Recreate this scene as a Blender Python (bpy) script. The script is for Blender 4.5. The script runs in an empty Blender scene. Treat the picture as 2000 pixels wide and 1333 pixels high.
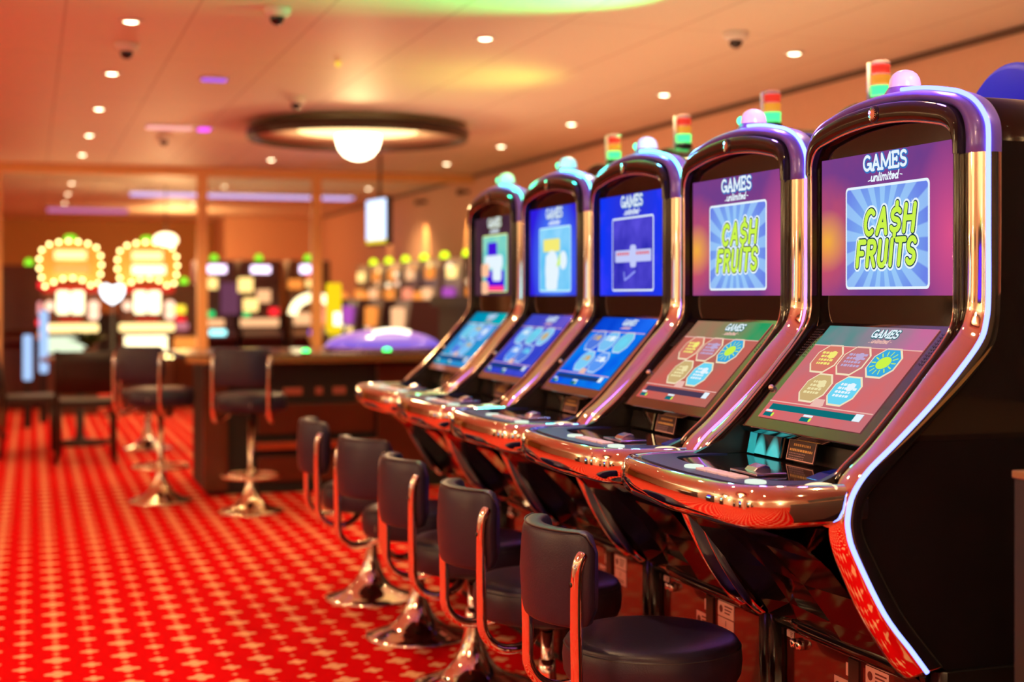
import bpy, math, random
from mathutils import Vector, Matrix
random.seed(7)
PI = math.pi
scene = bpy.context.scene
COL = scene.collection

# ------------------------------------------------------------------ camera, world, exposure
EYE = 1.335                       # eye height
YAW = math.atan(940 / 2800)       # camera turned right of the machine row (+Y)
cd = bpy.data.cameras.new('camera'); cam = bpy.data.objects.new('camera', cd); COL.objects.link(cam)
cam.location = (0, 0, EYE); cam.rotation_euler = (PI / 2, 0, -YAW)
cd.sensor_width = 36; cd.lens = 50.4; cd.shift_y = -88.5 / 2000
cd.clip_start = 0.05; cd.clip_end = 100
cd.dof.use_dof = True; cd.dof.focus_distance = 3.3; cd.dof.aperture_fstop = 2.05
scene.camera = cam
w = bpy.data.worlds.new('world'); scene.world = w; w.use_nodes = True
w.node_tree.nodes['Background'].inputs[0].default_value = (1.0, .55, .30, 1)
w.node_tree.nodes['Background'].inputs[1].default_value = 0.35
vs = scene.view_settings
vs.view_transform = 'Standard'; vs.look = 'None'; vs.gamma = 1; vs.use_curve_mapping = False
vs.exposure = 0.0
try:
    scene.cycles.use_denoising = True
    scene.cycles.sample_clamp_indirect = 6
    scene.cycles.caustics_reflective = False; scene.cycles.caustics_refractive = False
    scene.cycles.max_bounces = 8
except Exception:
    pass

CEIL = 2.715
PITCH = .735
DOWN_W = 30          # watts of each ceiling downlight
WARM = (1.0, .63, .28)

def area_light(name, loc, rot, size, power, col, parent=None, spread=None, sy=None):
    l = bpy.data.lights.new(name, 'AREA'); l.energy = power; l.color = col; l.size = size
    if sy: l.shape = 'RECTANGLE'; l.size_y = sy
    if spread: l.spread = spread
    o = bpy.data.objects.new(name, l); COL.objects.link(o); o.location = loc; o.rotation_euler = rot
    if parent: o.parent = parent
    return o
def spot_light(name, loc, rot, power, col, angle, blend=.6, r=.04, parent=None):
    l = bpy.data.lights.new(name, 'SPOT'); l.energy = power; l.color = col; l.spot_size = angle
    l.spot_blend = blend; l.shadow_soft_size = r
    o = bpy.data.objects.new(name, l); COL.objects.link(o); o.location = loc; o.rotation_euler = rot
    if parent: o.parent = parent
    return o
def point_light(name, loc, power, col, r=.05, parent=None):
    l = bpy.data.lights.new(name, 'POINT'); l.energy = power; l.color = col; l.shadow_soft_size = r
    o = bpy.data.objects.new(name, l); COL.objects.link(o); o.location = loc
    if parent: o.parent = parent
    return o

# ------------------------------------------------------------------ materials
def srgb(r, g, b):
    f = lambda v: (v / 255 / 12.92) if v / 255 <= .04045 else ((v / 255 + .055) / 1.055) ** 2.4
    return (f(r), f(g), f(b))
MATS = {}
def mat(name, col, rough=.5, metal=0., emit=None, strength=0., coat=0., spec=.5, bump=None, noise=None):
    if name in MATS: return MATS[name]
    m = bpy.data.materials.new(name); m.use_nodes = True
    nt = m.node_tree; p = nt.nodes['Principled BSDF']
    p.inputs['Base Color'].default_value = (*col, 1); p.inputs['Roughness'].default_value = rough
    p.inputs['Metallic'].default_value = metal; p.inputs['Coat Weight'].default_value = coat
    p.inputs['Specular IOR Level'].default_value = spec
    if emit:
        p.inputs['Emission Color'].default_value = (*emit, 1); p.inputs['Emission Strength'].default_value = strength
    if bump:
        tc = nt.nodes.new('ShaderNodeTexCoord'); n = nt.nodes.new('ShaderNodeTexNoise'); b = nt.nodes.new('ShaderNodeBump')
        n.inputs['Scale'].default_value = bump[0]; b.inputs['Strength'].default_value = bump[1]; b.inputs['Distance'].default_value = .004
        nt.links.new(tc.outputs['Object'], n.inputs['Vector']); nt.links.new(n.outputs['Fac'], b.inputs['Height'])
        nt.links.new(b.outputs['Normal'], p.inputs['Normal'])
    if noise:   # two-tone mottling: (scale, other colour)
        tc = nt.nodes.new('ShaderNodeTexCoord'); n = nt.nodes.new('ShaderNodeTexNoise'); mx = nt.nodes.new('ShaderNodeMix'); mx.data_type = 'RGBA'
        n.inputs['Scale'].default_value = noise[0]; n.inputs['Detail'].default_value = 4
        nt.links.new(tc.outputs['Object'], n.inputs['Vector']); nt.links.new(n.outputs['Fac'], mx.inputs['Factor'])
        mx.inputs['A'].default_value = (*col, 1); mx.inputs['B'].default_value = (*noise[1], 1)
        nt.links.new(mx.outputs['Result'], p.inputs['Base Color'])
    MATS[name] = m; return m
def glow(name, col, strength):
    """a lamp or lit pixel: emission with a dark body"""
    if name in MATS: return MATS[name]
    m = bpy.data.materials.new(name); m.use_nodes = True; nt = m.node_tree; nt.nodes.clear()
    o = nt.nodes.new('ShaderNodeOutputMaterial'); e = nt.nodes.new('ShaderNodeEmission')
    e.inputs[0].default_value = (*col, 1); e.inputs[1].default_value = strength
    nt.links.new(e.outputs[0], o.inputs[0]); MATS[name] = m; return m
class N:
    """tiny node-graph helper"""
    def __init__(s, name, clear=True):
        s.m = bpy.data.materials.new(name); s.m.use_nodes = True; s.t = s.m.node_tree; MATS[name] = s.m
        if clear: s.t.nodes.clear()
    def n(s, typ, **kw):
        x = s.t.nodes.new(typ)
        for k, v in kw.items(): setattr(x, k, v)
        return x
    def l(s, a, b): s.t.links.new(a, b)
    def math(s, op, a, b=None, clamp=False):
        x = s.t.nodes.new('ShaderNodeMath'); x.operation = op; x.use_clamp = clamp
        for i, v in enumerate((a, b)):
            if v is None: continue
            if isinstance(v, (int, float)): x.inputs[i].default_value = v
            else: s.l(v, x.inputs[i])
        return x.outputs[0]
    def mix(s, f, a, b):
        x = s.t.nodes.new('ShaderNodeMix'); x.data_type = 'RGBA'
        if isinstance(f, (int, float)): x.inputs['Factor'].default_value = f
        else: s.l(f, x.inputs['Factor'])
        for k, v in (('A', a), ('B', b)):
            if isinstance(v, tuple): x.inputs[k].default_value = (*v, 1)
            else: s.l(v, x.inputs[k])
        return x.outputs['Result']
    def xyz(s, kind='Object'):
        tc = s.n('ShaderNodeTexCoord'); sp = s.n('ShaderNodeSeparateXYZ'); s.l(tc.outputs[kind], sp.inputs[0]); s.tc = tc.outputs[kind]
        return sp.outputs
    def emit(s, col, strength, gloss=.0):
        o = s.n('ShaderNodeOutputMaterial')
        p = s.n('ShaderNodeBsdfPrincipled'); p.inputs['Base Color'].default_value = (0, 0, 0, 1); p.inputs['Roughness'].default_value = .12
        p.inputs['Specular IOR Level'].default_value = gloss
        s.l(col, p.inputs['Emission Color']); p.inputs['Emission Strength'].default_value = strength
        s.l(p.outputs[0], o.inputs[0]); return s.m
    def surf(s, col, rough=.5, normal=None, spec=.5):
        o = s.n('ShaderNodeOutputMaterial'); p = s.n('ShaderNodeBsdfPrincipled')
        if isinstance(col, tuple): p.inputs['Base Color'].default_value = (*col, 1)
        else: s.l(col, p.inputs['Base Color'])
        p.inputs['Roughness'].default_value = rough; p.inputs['Specular IOR Level'].default_value = spec
        if normal: s.l(normal, p.inputs['Normal'])
        s.l(p.outputs[0], o.inputs[0]); return s.m

CHROME = mat('polished_chrome', (.93, .88, .84), .045, 1.)
GOLDCH = mat('warm_chrome', (.95, .80, .62), .10, 1.)
BLACKG = mat('black_gloss', (.010, .008, .010), .07, 0, spec=.5, coat=.2)
BLACKS = mat('black_satin', (.014, .012, .013), .32)
BLACKM = mat('black_matte', (.012, .011, .012), .65)
LEATHER = mat('dark_leather', (.019, .015, .044), .38, bump=(260, .12))
PIPING = mat('leather_seam', (.05, .045, .05), .5)
GLASSB = mat('dark_screen_glass', (.006, .005, .007), .05, 0, spec=.5)

# ------------------------------------------------------------------ mesh helpers
class MB:
    def __init__(s): s.v = []; s.f = []; s.smooth = []
    def add(s, vs, fs, sm=False):
        b = len(s.v); s.v += [tuple(p) for p in vs]
        for f in fs: s.f.append([b + i for i in f]); s.smooth.append(sm)
        return s
    def box(s, x0, x1, y0, y1, z0, z1):
        v = [(x, y, z) for z in (z0, z1) for y in (y0, y1) for x in (x0, x1)]
        return s.add(v, [(0, 2, 3, 1), (4, 5, 7, 6), (0, 1, 5, 4), (2, 6, 7, 3), (0, 4, 6, 2), (1, 3, 7, 5)])
    def quadbox(s, o, r, u, n, w, h, d):
        """box centred at o spanned by unit vectors r (width), u (height), n (thickness towards n)"""
        o, r, u, n = Vector(o), Vector(r), Vector(u), Vector(n)
        v = [o + r * (a * w / 2) + u * (b * h / 2) + n * c for c in (0, d) for b in (-1, 1) for a in (-1, 1)]
        return s.add(v, [(0, 2, 3, 1), (4, 5, 7, 6), (0, 1, 5, 4), (2, 6, 7, 3), (0, 4, 6, 2), (1, 3, 7, 5)])
    def lathe(s, prof, seg=32, c=(0, 0, 0), axis='Z', sm=True, arc=2 * PI):
        vs = []; k = len(prof)
        for i in range(seg):
            a = arc * i / seg
            for r, h in prof:
                p = (r * math.cos(a), r * math.sin(a), h)
                if axis == 'X': p = (p[2], p[0], p[1])
                if axis == 'Y': p = (p[0], p[2], p[1])
                vs.append((p[0] + c[0], p[1] + c[1], p[2] + c[2]))
        fs = [(i * k + j, ((i + 1) % seg) * k + j, ((i + 1) % seg) * k + j + 1, i * k + j + 1) for i in range(seg) for j in range(k - 1)]
        return s.add(vs, fs, sm)
    def cyl(s, c, r, h, seg=24, axis='Z', sm=True):
        e = min(r, h) * .08
        return s.lathe([(0, 0), (r - e, 0), (r, e), (r, h - e), (r - e, h), (0, h)], seg, c, axis, sm)
    def ball(s, c, r, seg=20, rings=12, sz=1.):
        return s.lathe([(r * math.sin(PI * j / rings), -r * sz * math.cos(PI * j / rings)) for j in range(rings + 1)], seg, c)
    def grid(s, rows, closed=False, sm=True):
        """rows of points -> quads"""
        k = len(rows[0]); vs = [p for r in rows for p in r]
        fs = [(i * k + j, i * k + (j + 1) % k, (i + 1) * k + (j + 1) % k, (i + 1) * k + j) for i in range(len(rows) - 1) for j in range(k if closed else k - 1)]
        return s.add(vs, fs, sm)
    def tube(s, path, r, seg=12, cap=True):
        path = [Vector(p) for p in path]; n = len(path); rows = []; up = None
        for i, p in enumerate(path):
            t = (path[min(i + 1, n - 1)] - path[max(i - 1, 0)]).normalized()
            if up is None:
                up = Vector((0, 0, 1)) if abs(t.z) < .9 else Vector((1, 0, 0))
            a = (up - t * up.dot(t)).normalized(); up = a; b = t.cross(a)
            rr = r[i] if isinstance(r, list) else r
            rows.append([p + (a * math.cos(q) + b * math.sin(q)) * rr for q in [2 * PI * k / seg for k in range(seg)]])
        s.grid(rows, closed=True)
        if cap:
            s.add(rows[0], [tuple(range(seg))][::-1]); s.add(rows[-1], [tuple(range(seg))])
        return s
    def prism(s, pts, axis, a, b):
        """closed outline pts (2D) extruded from a to b along axis ('X': (y,z); 'Y': (x,z); 'Z': (x,y))"""
        def P(p, h): return {'X': (h, p[0], p[1]), 'Y': (p[0], h, p[1]), 'Z': (p[0], p[1], h)}[axis]
        n = len(pts)
        s.add([P(p, a) for p in pts] + [P(p, b) for p in pts],
              [tuple(range(n))[::-1], tuple(range(n, 2 * n))] + [(i, (i + 1) % n, (i + 1) % n + n, i + n) for i in range(n)])
        return s
    def build(s, name, m, parent=None, off=(0, 0, 0), bevel=0, fix=True):
        me = bpy.data.meshes.new(name)
        me.from_pydata([(x + off[0], y + off[1], z + off[2]) for x, y, z in s.v], [], s.f)
        me.polygons.foreach_set('use_smooth', s.smooth)
        if fix:
            import bmesh
            bm = bmesh.new(); bm.from_mesh(me); bmesh.ops.remove_doubles(bm, verts=bm.verts, dist=1e-6)
            bmesh.ops.recalc_face_normals(bm, faces=bm.faces); bm.to_mesh(me); bm.free()
        me.materials.append(m)
        o = bpy.data.objects.new(name, me); COL.objects.link(o)
        if parent: o.parent = parent
        if bevel:
            b = o.modifiers.new('bevel', 'BEVEL'); b.width = bevel; b.segments = 3; b.limit_method = 'ANGLE'; b.angle_limit = .6
            b.harden_normals = False
        return o
def thing(name, label, cat, loc=(0, 0, 0), rz=0, group=None):
    o = bpy.data.objects.new(name, None); COL.objects.link(o); o.location = loc; o.rotation_euler = (0, 0, rz)
    o.empty_display_size = .1
    o['label'] = label; o['category'] = cat
    if group: o['group'] = group
    return o
def tag(o, label, cat, group=None, kind=None):
    o['label'] = label; o['category'] = cat
    if group: o['group'] = group
    if kind: o['kind'] = kind
    return o
def struct(o): o['kind'] = 'structure'; return o
def dup(root, loc, rz=None, label=None):
    r = root.copy(); COL.objects.link(r); r.location = loc
    if rz is not None: r.rotation_euler = (0, 0, rz)
    if label: r['label'] = label
    for ch in list(root.children):
        c = ch.copy(); COL.objects.link(c); c.parent = r
        for g in list(ch.children):
            d = g.copy(); COL.objects.link(d); d.parent = c
    return r
def catmull(pts, n):
    pts = [Vector(p) for p in pts]; out = []
    P = [pts[0] * 2 - pts[1]] + pts + [pts[-1] * 2 - pts[-2]]
    for i in range(1, len(P) - 2):
        for k in range(n):
            t = k / n; a, b, c, d = P[i - 1], P[i], P[i + 1], P[i + 2]
            out.append(.5 * (2 * b + (c - a) * t + (2 * a - 5 * b + 4 * c - d) * t * t + (3 * b - a - 3 * c + d) * t ** 3))
    out.append(pts[-1]); return out

# ------------------------------------------------------------------ flat graphics on screens and signs
class Plane:
    """a picture plane: o centre, r to the viewer's right, u up, n towards the viewer"""
    def __init__(s, o, r, u, n): s.o, s.r, s.u, s.n = Vector(o), Vector(r).normalized(), Vector(u).normalized(), Vector(n).normalized()
    def P(s, x, y, w=0): return s.o + s.r * x + s.u * y + s.n * w
def g_poly(mb, pl, pts, w):
    mb.add([pl.P(x, y, w) for x, y in pts], [tuple(range(len(pts)))]); return mb
def g_rect(mb, pl, x0, x1, y0, y1, w, r=0):
    if r == 0: return g_poly(mb, pl, [(x0, y0), (x1, y0), (x1, y1), (x0, y1)], w)
    pts = []
    for cx, cy, a0 in ((x1 - r, y0 + r, -90), (x1 - r, y1 - r, 0), (x0 + r, y1 - r, 90), (x0 + r, y0 + r, 180)):
        for k in range(6):
            a = math.radians(a0 + k * 18); pts.append((cx + r * math.cos(a), cy + r * math.sin(a)))
    return g_poly(mb, pl, pts, w)
def g_frame(mb, pl, x0, x1, y0, y1, w, t):
    for a in ((x0, x1, y0, y0 + t), (x0, x1, y1 - t, y1), (x0, x0 + t, y0 + t, y1 - t), (x1 - t, x1, y0 + t, y1 - t)): g_rect(mb, pl, *a, w)
def g_disc(mb, pl, cx, cy, rx, ry, w, seg=20):
    return g_poly(mb, pl, [(cx + rx * math.cos(2 * PI * k / seg), cy + ry * math.sin(2 * PI * k / seg)) for k in range(seg)], w)
def g_line(mb, pl, pts, t, w):
    """stroke of width t with round joints"""
    for (ax, ay), (bx, by) in zip(pts, pts[1:]):
        L = math.hypot(bx - ax, by - ay) or 1e-9; nx, ny = -(by - ay) / L * t / 2, (bx - ax) / L * t / 2
        g_poly(mb, pl, [(ax + nx, ay + ny), (ax - nx, ay - ny), (bx - nx, by - ny), (bx + nx, by + ny)], w)
    for x, y in pts: g_disc(mb, pl, x, y, t / 2, t / 2, w, 10)
def arc(cx, cy, rx, ry, a0, a1, n=8):
    return [(cx + rx * math.cos(math.radians(a0 + (a1 - a0) * k / n)), cy + ry * math.sin(math.radians(a0 + (a1 - a0) * k / n))) for k in range(n + 1)]
# glyphs: strokes in a box 1 high; (width, [strokes])
G = {
 'C': (.62, [arc(.34, .5, .30, .46, 50, 310, 12)]),
 'A': (.66, [[(.04, .02), (.34, .98), (.62, .02)], [(.15, .34), (.52, .34)]]),
 '$': (.62, [arc(.32, .70, .25, .20, 30, 270, 9) + arc(.30, .29, .26, .21, 90, -150, 9), [(.31, .98), (.31, 1.14)], [(.31, .02), (.31, -.14)]]),
 'H': (.66, [[(.06, 0), (.06, 1)], [(.60, 0), (.60, 1)], [(.06, .5), (.60, .5)]]),
 'F': (.54, [[(.06, 0), (.06, 1), (.52, 1)], [(.06, .52), (.42, .52)]]),
 'R': (.62, [[(.06, 0), (.06, 1), (.34, 1)] + arc(.34, .76, .22, .24, 90, -90, 7) + [(.06, .52)], [(.30, .52), (.58, 0)]]),
 'U': (.62, [[(.06, 1), (.06, .3)] + arc(.31, .27, .25, .27, 180, 360, 8) + [(.56, 1)]]),
 'I': (.18, [[(.09, 0), (.09, 1)]]),
 'T': (.60, [[(.0, 1), (.60, 1)], [(.30, 1), (.30, 0)]]),
 'S': (.56, [arc(.29, .74, .24, .25, 30, 270, 9) + arc(.27, .25, .25, .24, 90, -150, 9)]),
 'G': (.74, [arc(.38, .5, .34, .48, 48, 340, 14), [(.44, .42), (.74, .42), (.74, .06)]]),
 'M': (.92, [[(.08, 0), (.08, 1), (.46, .15), (.84, 1), (.84, 0)], [(.0, 0), (.18, 0)], [(.74, 0), (.94, 0)]]),
 'E': (.62, [[(.60, .16), (.58, .0), (.08, 0), (.08, 1), (.56, 1), (.58, .84)], [(.08, .52), (.42, .52)], [(.42, .62), (.42, .42)], [(.0, 0), (.1, 0)], [(.0, 1), (.1, 1)]]),
 'a': (.70, [[(.06, .02), (.36, .98), (.64, .02)], [(.17, .34), (.54, .34)], [(-.04, 0), (.16, 0)], [(.54, 0), (.76, 0)]]),
 'u': (.46, [[(.05, .6), (.05, .18)] + arc(.22, .18, .17, .17, 180, 360, 6) + [(.39, .6), (.39, .05), (.46, 0)]]),
 'n': (.46, [[(.05, 0), (.05, .6)], [(.05, .4)] + arc(.22, .42, .16, .18, 150, 0, 6) + [(.39, .05), (.46, 0)]]),
 'l': (.20, [[(.08, 1), (.08, .08), (.18, 0)]]),
 'i': (.20, [[(.08, .6), (.08, .08), (.18, 0)], [(.08, .84), (.09, .84)]]),
 'm': (.72, [[(.05, 0), (.05, .6)], [(.05, .4)] + arc(.19, .44, .14, .16, 150, 0, 6) + [(.33, 0)], [(.33, .4)] + arc(.47, .44, .14, .16, 150, 0, 6) + [(.61, .05), (.7, 0)]]),
 't': (.30, [[(.12, .9), (.12, .08), (.26, 0)], [(.0, .62), (.26, .62)]]),
 'e': (.42, [[(.04, .32), (.38, .34)] + arc(.21, .31, .17, .28, 10, 310, 9)]),
 'd': (.48, [arc(.20, .28, .16, .28, 40, 320, 9), [(.38, 1), (.38, .05), (.46, 0)]]),
 ' ': (.4, []),
 'O': (.7, [arc(.35, .5, .31, .47, 0, 360, 14)]),
 'L': (.5, [[(.06, 1), (.06, 0), (.48, 0)]]),
 'N': (.66, [[(.06, 0), (.06, 1), (.58, 0), (.58, 1)]]),
 'D': (.64, [[(.06, 0), (.06, 1), (.28, 1)] + arc(.28, .5, .32, .5, 90, -90, 9) + [(.06, 0)]]),
}
def g_text(mb, pl, txt, cx, cy, h, t, w, sx=1., gap=.16, slant=0., jit=None):
    tot = sum(G[c][0] + gap for c in txt) - gap; x = -tot / 2
    for i, c in enumerate(txt):
        wd, strokes = G[c]; dy = jit[i % len(jit)] if jit else 0
        for st in strokes:
            g_line(mb, pl, [(cx + (x + a + (b - .5) * slant) * h * sx, cy + (b - .5 + dy) * h) for a, b in st], t, w)
        x += wd + gap
# ------------------------------------------------------------------ the room
XW0, XW1, YW0, YW1 = -6.0, 4.8, -6.0, 27.0
# carpet: staggered large and medium blossoms with small dots between, on bright red
def carpet():
    s = N('red_blossom_carpet'); x, y, z = s.xyz()
    def lattice(px, py, ox, oy, rad, petals, amp):
        fx = s.math('SUBTRACT', s.math('FRACT', s.math('ADD', s.math('DIVIDE', x, px), ox)), .5)
        fy = s.math('SUBTRACT', s.math('FRACT', s.math('ADD', s.math('DIVIDE', y, py), oy)), .5)
        ax = s.math('MULTIPLY', fx, px); ay = s.math('MULTIPLY', fy, py)
        r = s.math('SQRT', s.math('ADD', s.math('MULTIPLY', ax, ax), s.math('MULTIPLY', ay, ay)))
        th = s.math('ARCTAN2', ay, ax)
        rr = s.math('ADD', rad, s.math('MULTIPLY', s.math('COSINE', s.math('MULTIPLY', th, petals)), amp))
        d = s.math('SUBTRACT', rr, r)
        edge = s.math('MULTIPLY', d, 260, clamp=True)
        core = s.math('MULTIPLY', s.math('SUBTRACT', .007, s.math('ABSOLUTE', s.math('SUBTRACT', r, rad * .38))), 120, clamp=True)
        return edge, core
    PX, PY = .237, .2
    A, Ac = lattice(PX, PY, .12, 0, .039, 4, .009)
    B, Bc = lattice(PX, PY, .62, .5, .029, 4, .0065)
    Cc, _ = lattice(PX, PY, .12, .5, .014, 4, .003)
    D, _ = lattice(PX, PY, .62, 0, .011, 4, .002)
    m = s.math('MAXIMUM', s.math('MAXIMUM', A, B), s.math('MAXIMUM', Cc, D))
    m = s.math('SUBTRACT', m, s.math('MULTIPLY', s.math('MAXIMUM', Ac, Bc), .35), clamp=True)
    nz = s.n('ShaderNodeTexNoise'); nz.inputs['Scale'].default_value = 300; s.l(s.tc, nz.inputs['Vector'])
    base = s.mix(nz.outputs['Fac'], (.60, .002, .004), (.70, .003, .006))
    col = s.mix(m, base, (.86, .46, .26))
    b = s.n('ShaderNodeBump'); b.inputs['Strength'].default_value = .25; b.inputs['Distance'].default_value = .003
    s.l(nz.outputs['Fac'], b.inputs['Height'])
    return s.surf(col, .95, b.outputs['Normal'], spec=.02)
CARPET = carpet()
def ceiling_mat():
    s = N('ceiling_tiles'); x, y, z = s.xyz()
    def line(c, per, off, wd):
        f = s.math('FRACT', s.math('ADD', s.math('DIVIDE', c, per), off))
        d = s.math('MULTIPLY', s.math('SUBTRACT', .5, s.math('ABSOLUTE', s.math('SUBTRACT', f, .5))), per)
        return s.math('SUBTRACT', 1, s.math('MULTIPLY', d, 1 / wd, clamp=True))
    l = s.math('MAXIMUM', line(x, .6, -.158 / .6, .010), line(y, 1.8, .25, .008))
    nz = s.n('ShaderNodeTexNoise'); nz.inputs['Scale'].default_value = 40; s.l(s.tc, nz.inputs['Vector'])
    base = s.mix(nz.outputs['Fac'], (.80, .75, .62), (.86, .81, .68))
    return s.surf(s.mix(s.math('MULTIPLY', l, .55), base, (.40, .28, .22)), .55, spec=.35)
WALLP = mat('salmon_wallpaper', (.70, .40, .27), .7, bump=(30, .5), noise=(26, (.78, .48, .34)))
CREAM = mat('cream_wall', (.84, .74, .56), .6)
OAK = mat('light_oak', (.86, .52, .20), .45, noise=(14, (.78, .45, .16)))
FARW = mat('ochre_wall', (.60, .33, .09), .6)
DARKTRIM = mat('dark_trim', (.10, .05, .03), .5)

struct(MB().box(XW0, XW1, YW0, YW1, -.1, 0).build('floor', CARPET))
struct(MB().box(XW0, XW1, YW0, YW1, CEIL, CEIL + .1).build('ceiling', ceiling_mat()))
struct(MB().box(XW1, XW1 + .12, YW0, YW1, -.1, CEIL + .1).build('wall_right', WALLP))
struct(MB().box(XW0 - .12, XW0, YW0, YW1, -.1, CEIL + .1).build('wall_left', CREAM))
struct(MB().box(XW0, XW1, YW1, YW1 + .12, -.1, CEIL + .1).build('wall_back', FARW))
struct(MB().box(XW0, XW1, YW0 - .12, YW0, -.1, CEIL + .1).build('wall_front', CREAM))
struct(MB().box(XW1 - .02, XW1, YW0, YW1, CEIL - .035, CEIL - .002).build('trim_1', DARKTRIM))
struct(MB().box(XW1 - .016, XW1, YW0, YW1, 0, .09).build('baseboard_right', DARKTRIM))
# lowered bulkhead on the far wall, with a lilac cove strip in front of it
struct(MB().box(3.2, XW1, 25.2, 26.98, 1.95, CEIL - .002).build('trim_2', mat('bulkhead_paint', (.80, .48, .30), .6), bevel=.01))

# glazed partition beyond the gaming table
YP = 15.7
def partition():
    for i, x in enumerate((-.34, 1.75, 2.99)):
        struct(MB().box(x - .055, x + .055, YP - .05, YP + .05, 0, CEIL - .10).build('trim_%d' % (3 + i), OAK, bevel=.006))
    struct(MB().box(-.6, XW1 - .002, YP - .06, YP + .06, CEIL - .10, CEIL - .001).build('trim_6', OAK, bevel=.006))
    g = mat('clear_pane', (1, .98, .95), .0)
    p = g.node_tree.nodes['Principled BSDF']; p.inputs['Transmission Weight'].default_value = 1; p.inputs['IOR'].default_value = 1.02
    struct(MB().box(1.81, 2.93, YP - .004, YP + .004, .02, CEIL - .11).build('window_1', g))
    # door leaf standing open towards the viewer at the left post
    d = MB(); x = -.30
    d.box(x - .03, x + .03, 12.15, 12.27, .01, CEIL - .35); d.box(x - .03, x + .03, 13.13, 13.25, .01, CEIL - .35)
    d.box(x - .03, x + .03, 12.27, 13.13, .01, .16); d.box(x - .03, x + .03, 12.27, 13.13, CEIL - .47, CEIL - .35)
    dd = struct(d.build('door_1', OAK, bevel=.004))
    MB().box(x - .055, x + .055, 12.19, 12.22, 1.0, 1.14).build('door_handle', mat('dark_bronze', (.05, .025, .015), .4, .8), dd, bevel=.004)
partition()

# ------------------------------------------------------------------ ceiling fittings
LENS = glow('downlight_lens', (1.0, .80, .48), 14)
WHITEP = mat('white_plastic', (.80, .76, .70), .4)
def make_downlight():
    t = thing('downlight', 'x', 'downlight', (0, 0, 0), group='recessed ceiling downlights')
    MB().lathe([(.036, -.002), (.040, -.012), (.058, -.007), (.062, 0), (.036, 0), (.036, -.002)], 28).build('bezel_ring', WHITEP, t)
    MB().lathe([(0, -.016), (.022, -.014), (.037, -.006), (.037, -.001), (0, -.001)], 24).build('lens', LENS, t)
    return t
proto = make_downlight(); first = [True]
ordn = ['nearest', 'second', 'third', 'fourth', 'fifth', 'sixth', 'seventh', 'eighth', 'ninth']
rows = [('left', .475, [7.41, 9.18, 10.95, 12.78, 14.56, 18.29, 20.23, 22.2]),
        ('middle', 2.30, [7.30, 14.49, 18.18, 21.87]),
        ('right', 4.10, [7.19, 8.95, 10.72, 12.53, 14.35, 18.0])]
for nm, x, ys in rows:
    for i, y in enumerate(ys):
        lab = 'small round recessed ceiling downlight, %s from the viewer in the %s of three rows' % (ordn[i], nm)
        if i == len(ys) - 1: lab = 'small round recessed ceiling downlight, farthest one in the %s of three rows' % nm
        if first[0]: o = proto; o.location = (x, y, CEIL); o['label'] = lab; first[0] = False
        else: o = dup(proto, (x, y, CEIL), None, lab)
        if y < 15.5 or i % 2: spot_light('downlight_lamp', (0, 0, -.03), (0, 0, 0), DOWN_W * (1 if y < 13 else 2.2), WARM, 2.3, .8, .03, o)
# the same lamps continue over the viewer's head; only their light and reflections reach the picture
for i, (x, y) in enumerate([(.475, 5.6), (2.30, 5.5), (.475, 3.8), (2.3, 3.7), (.475, 2.0), (2.3, 1.9), (4.1, 5.4), (4.1, 3.6), (-1.35, 1.9), (-1.35, 5.5), (-1.35, 9.2), (.475, .2), (-1.35, -1.6), (-3.1, 3.7), (-3.1, 7.3), (-3.1, 0), (2.3, -.2)]):
    o = dup(proto, (x, y, CEIL), None, 'recessed downlight over the viewer, outside the picture')
    spot_light('downlight_lamp', (0, 0, -.03), (0, 0, 0), DOWN_W * 1.1, WARM, 2.3, .8, .03, o)

# big round pendant
def pendant(loc, label):
    t = thing('ring_chandelier', label, 'ceiling lamp', loc)
    R = .87
    MB().lathe([(R - .05, .03), (R - .035, -.035), (R, -.045), (R + .015, -.03), (R + .015, .035), (R - .01, .045), (R - .05, .03)], 72).build('outer_ring', mat('dark_bronze_ring', (.045, .022, .014), .35, .3), t)
    MB().lathe([(R - .04, .0), (R * .60, .045), (R * .38, .05), (R * .38, .058), (R * .62, .055), (R - .04, .02), (R - .04, 0)], 72).build('reflector_dish', mat('pale_dish', (.86, .70, .52), .35), t)
    dish = MB().lathe([(0, .0), (.30, .005), (.48, .03), (.48, .04), (0, .04)], 48).build('glowing_dish', glow('lamp_dish', (1.0, .66, .28), 3.2), t)
    MB().lathe([(0, -.20), (.05, -.193), (.11, -.165), (.155, -.11), (.175, -.05), (.178, .0), (0, .0)], 40).build('glass_bowl', glow('lamp_bowl', (1.0, .80, .50), 9), t)
    MB().lathe([(0, .045), (.10, .045), (.10, CEIL - loc[2] - .001), (0, CEIL - loc[2] - .001)], 24).build('ceiling_rose', mat('dark_bronze_ring', (0, 0, 0)), t)
    point_light('bowl_lamp', (0, 0, -.30), 52, WARM, .12, t)
    return t
pendant((2.49, 11.29, 2.62), 'large round ceiling lamp with dark ring and glowing glass bowl')

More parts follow.
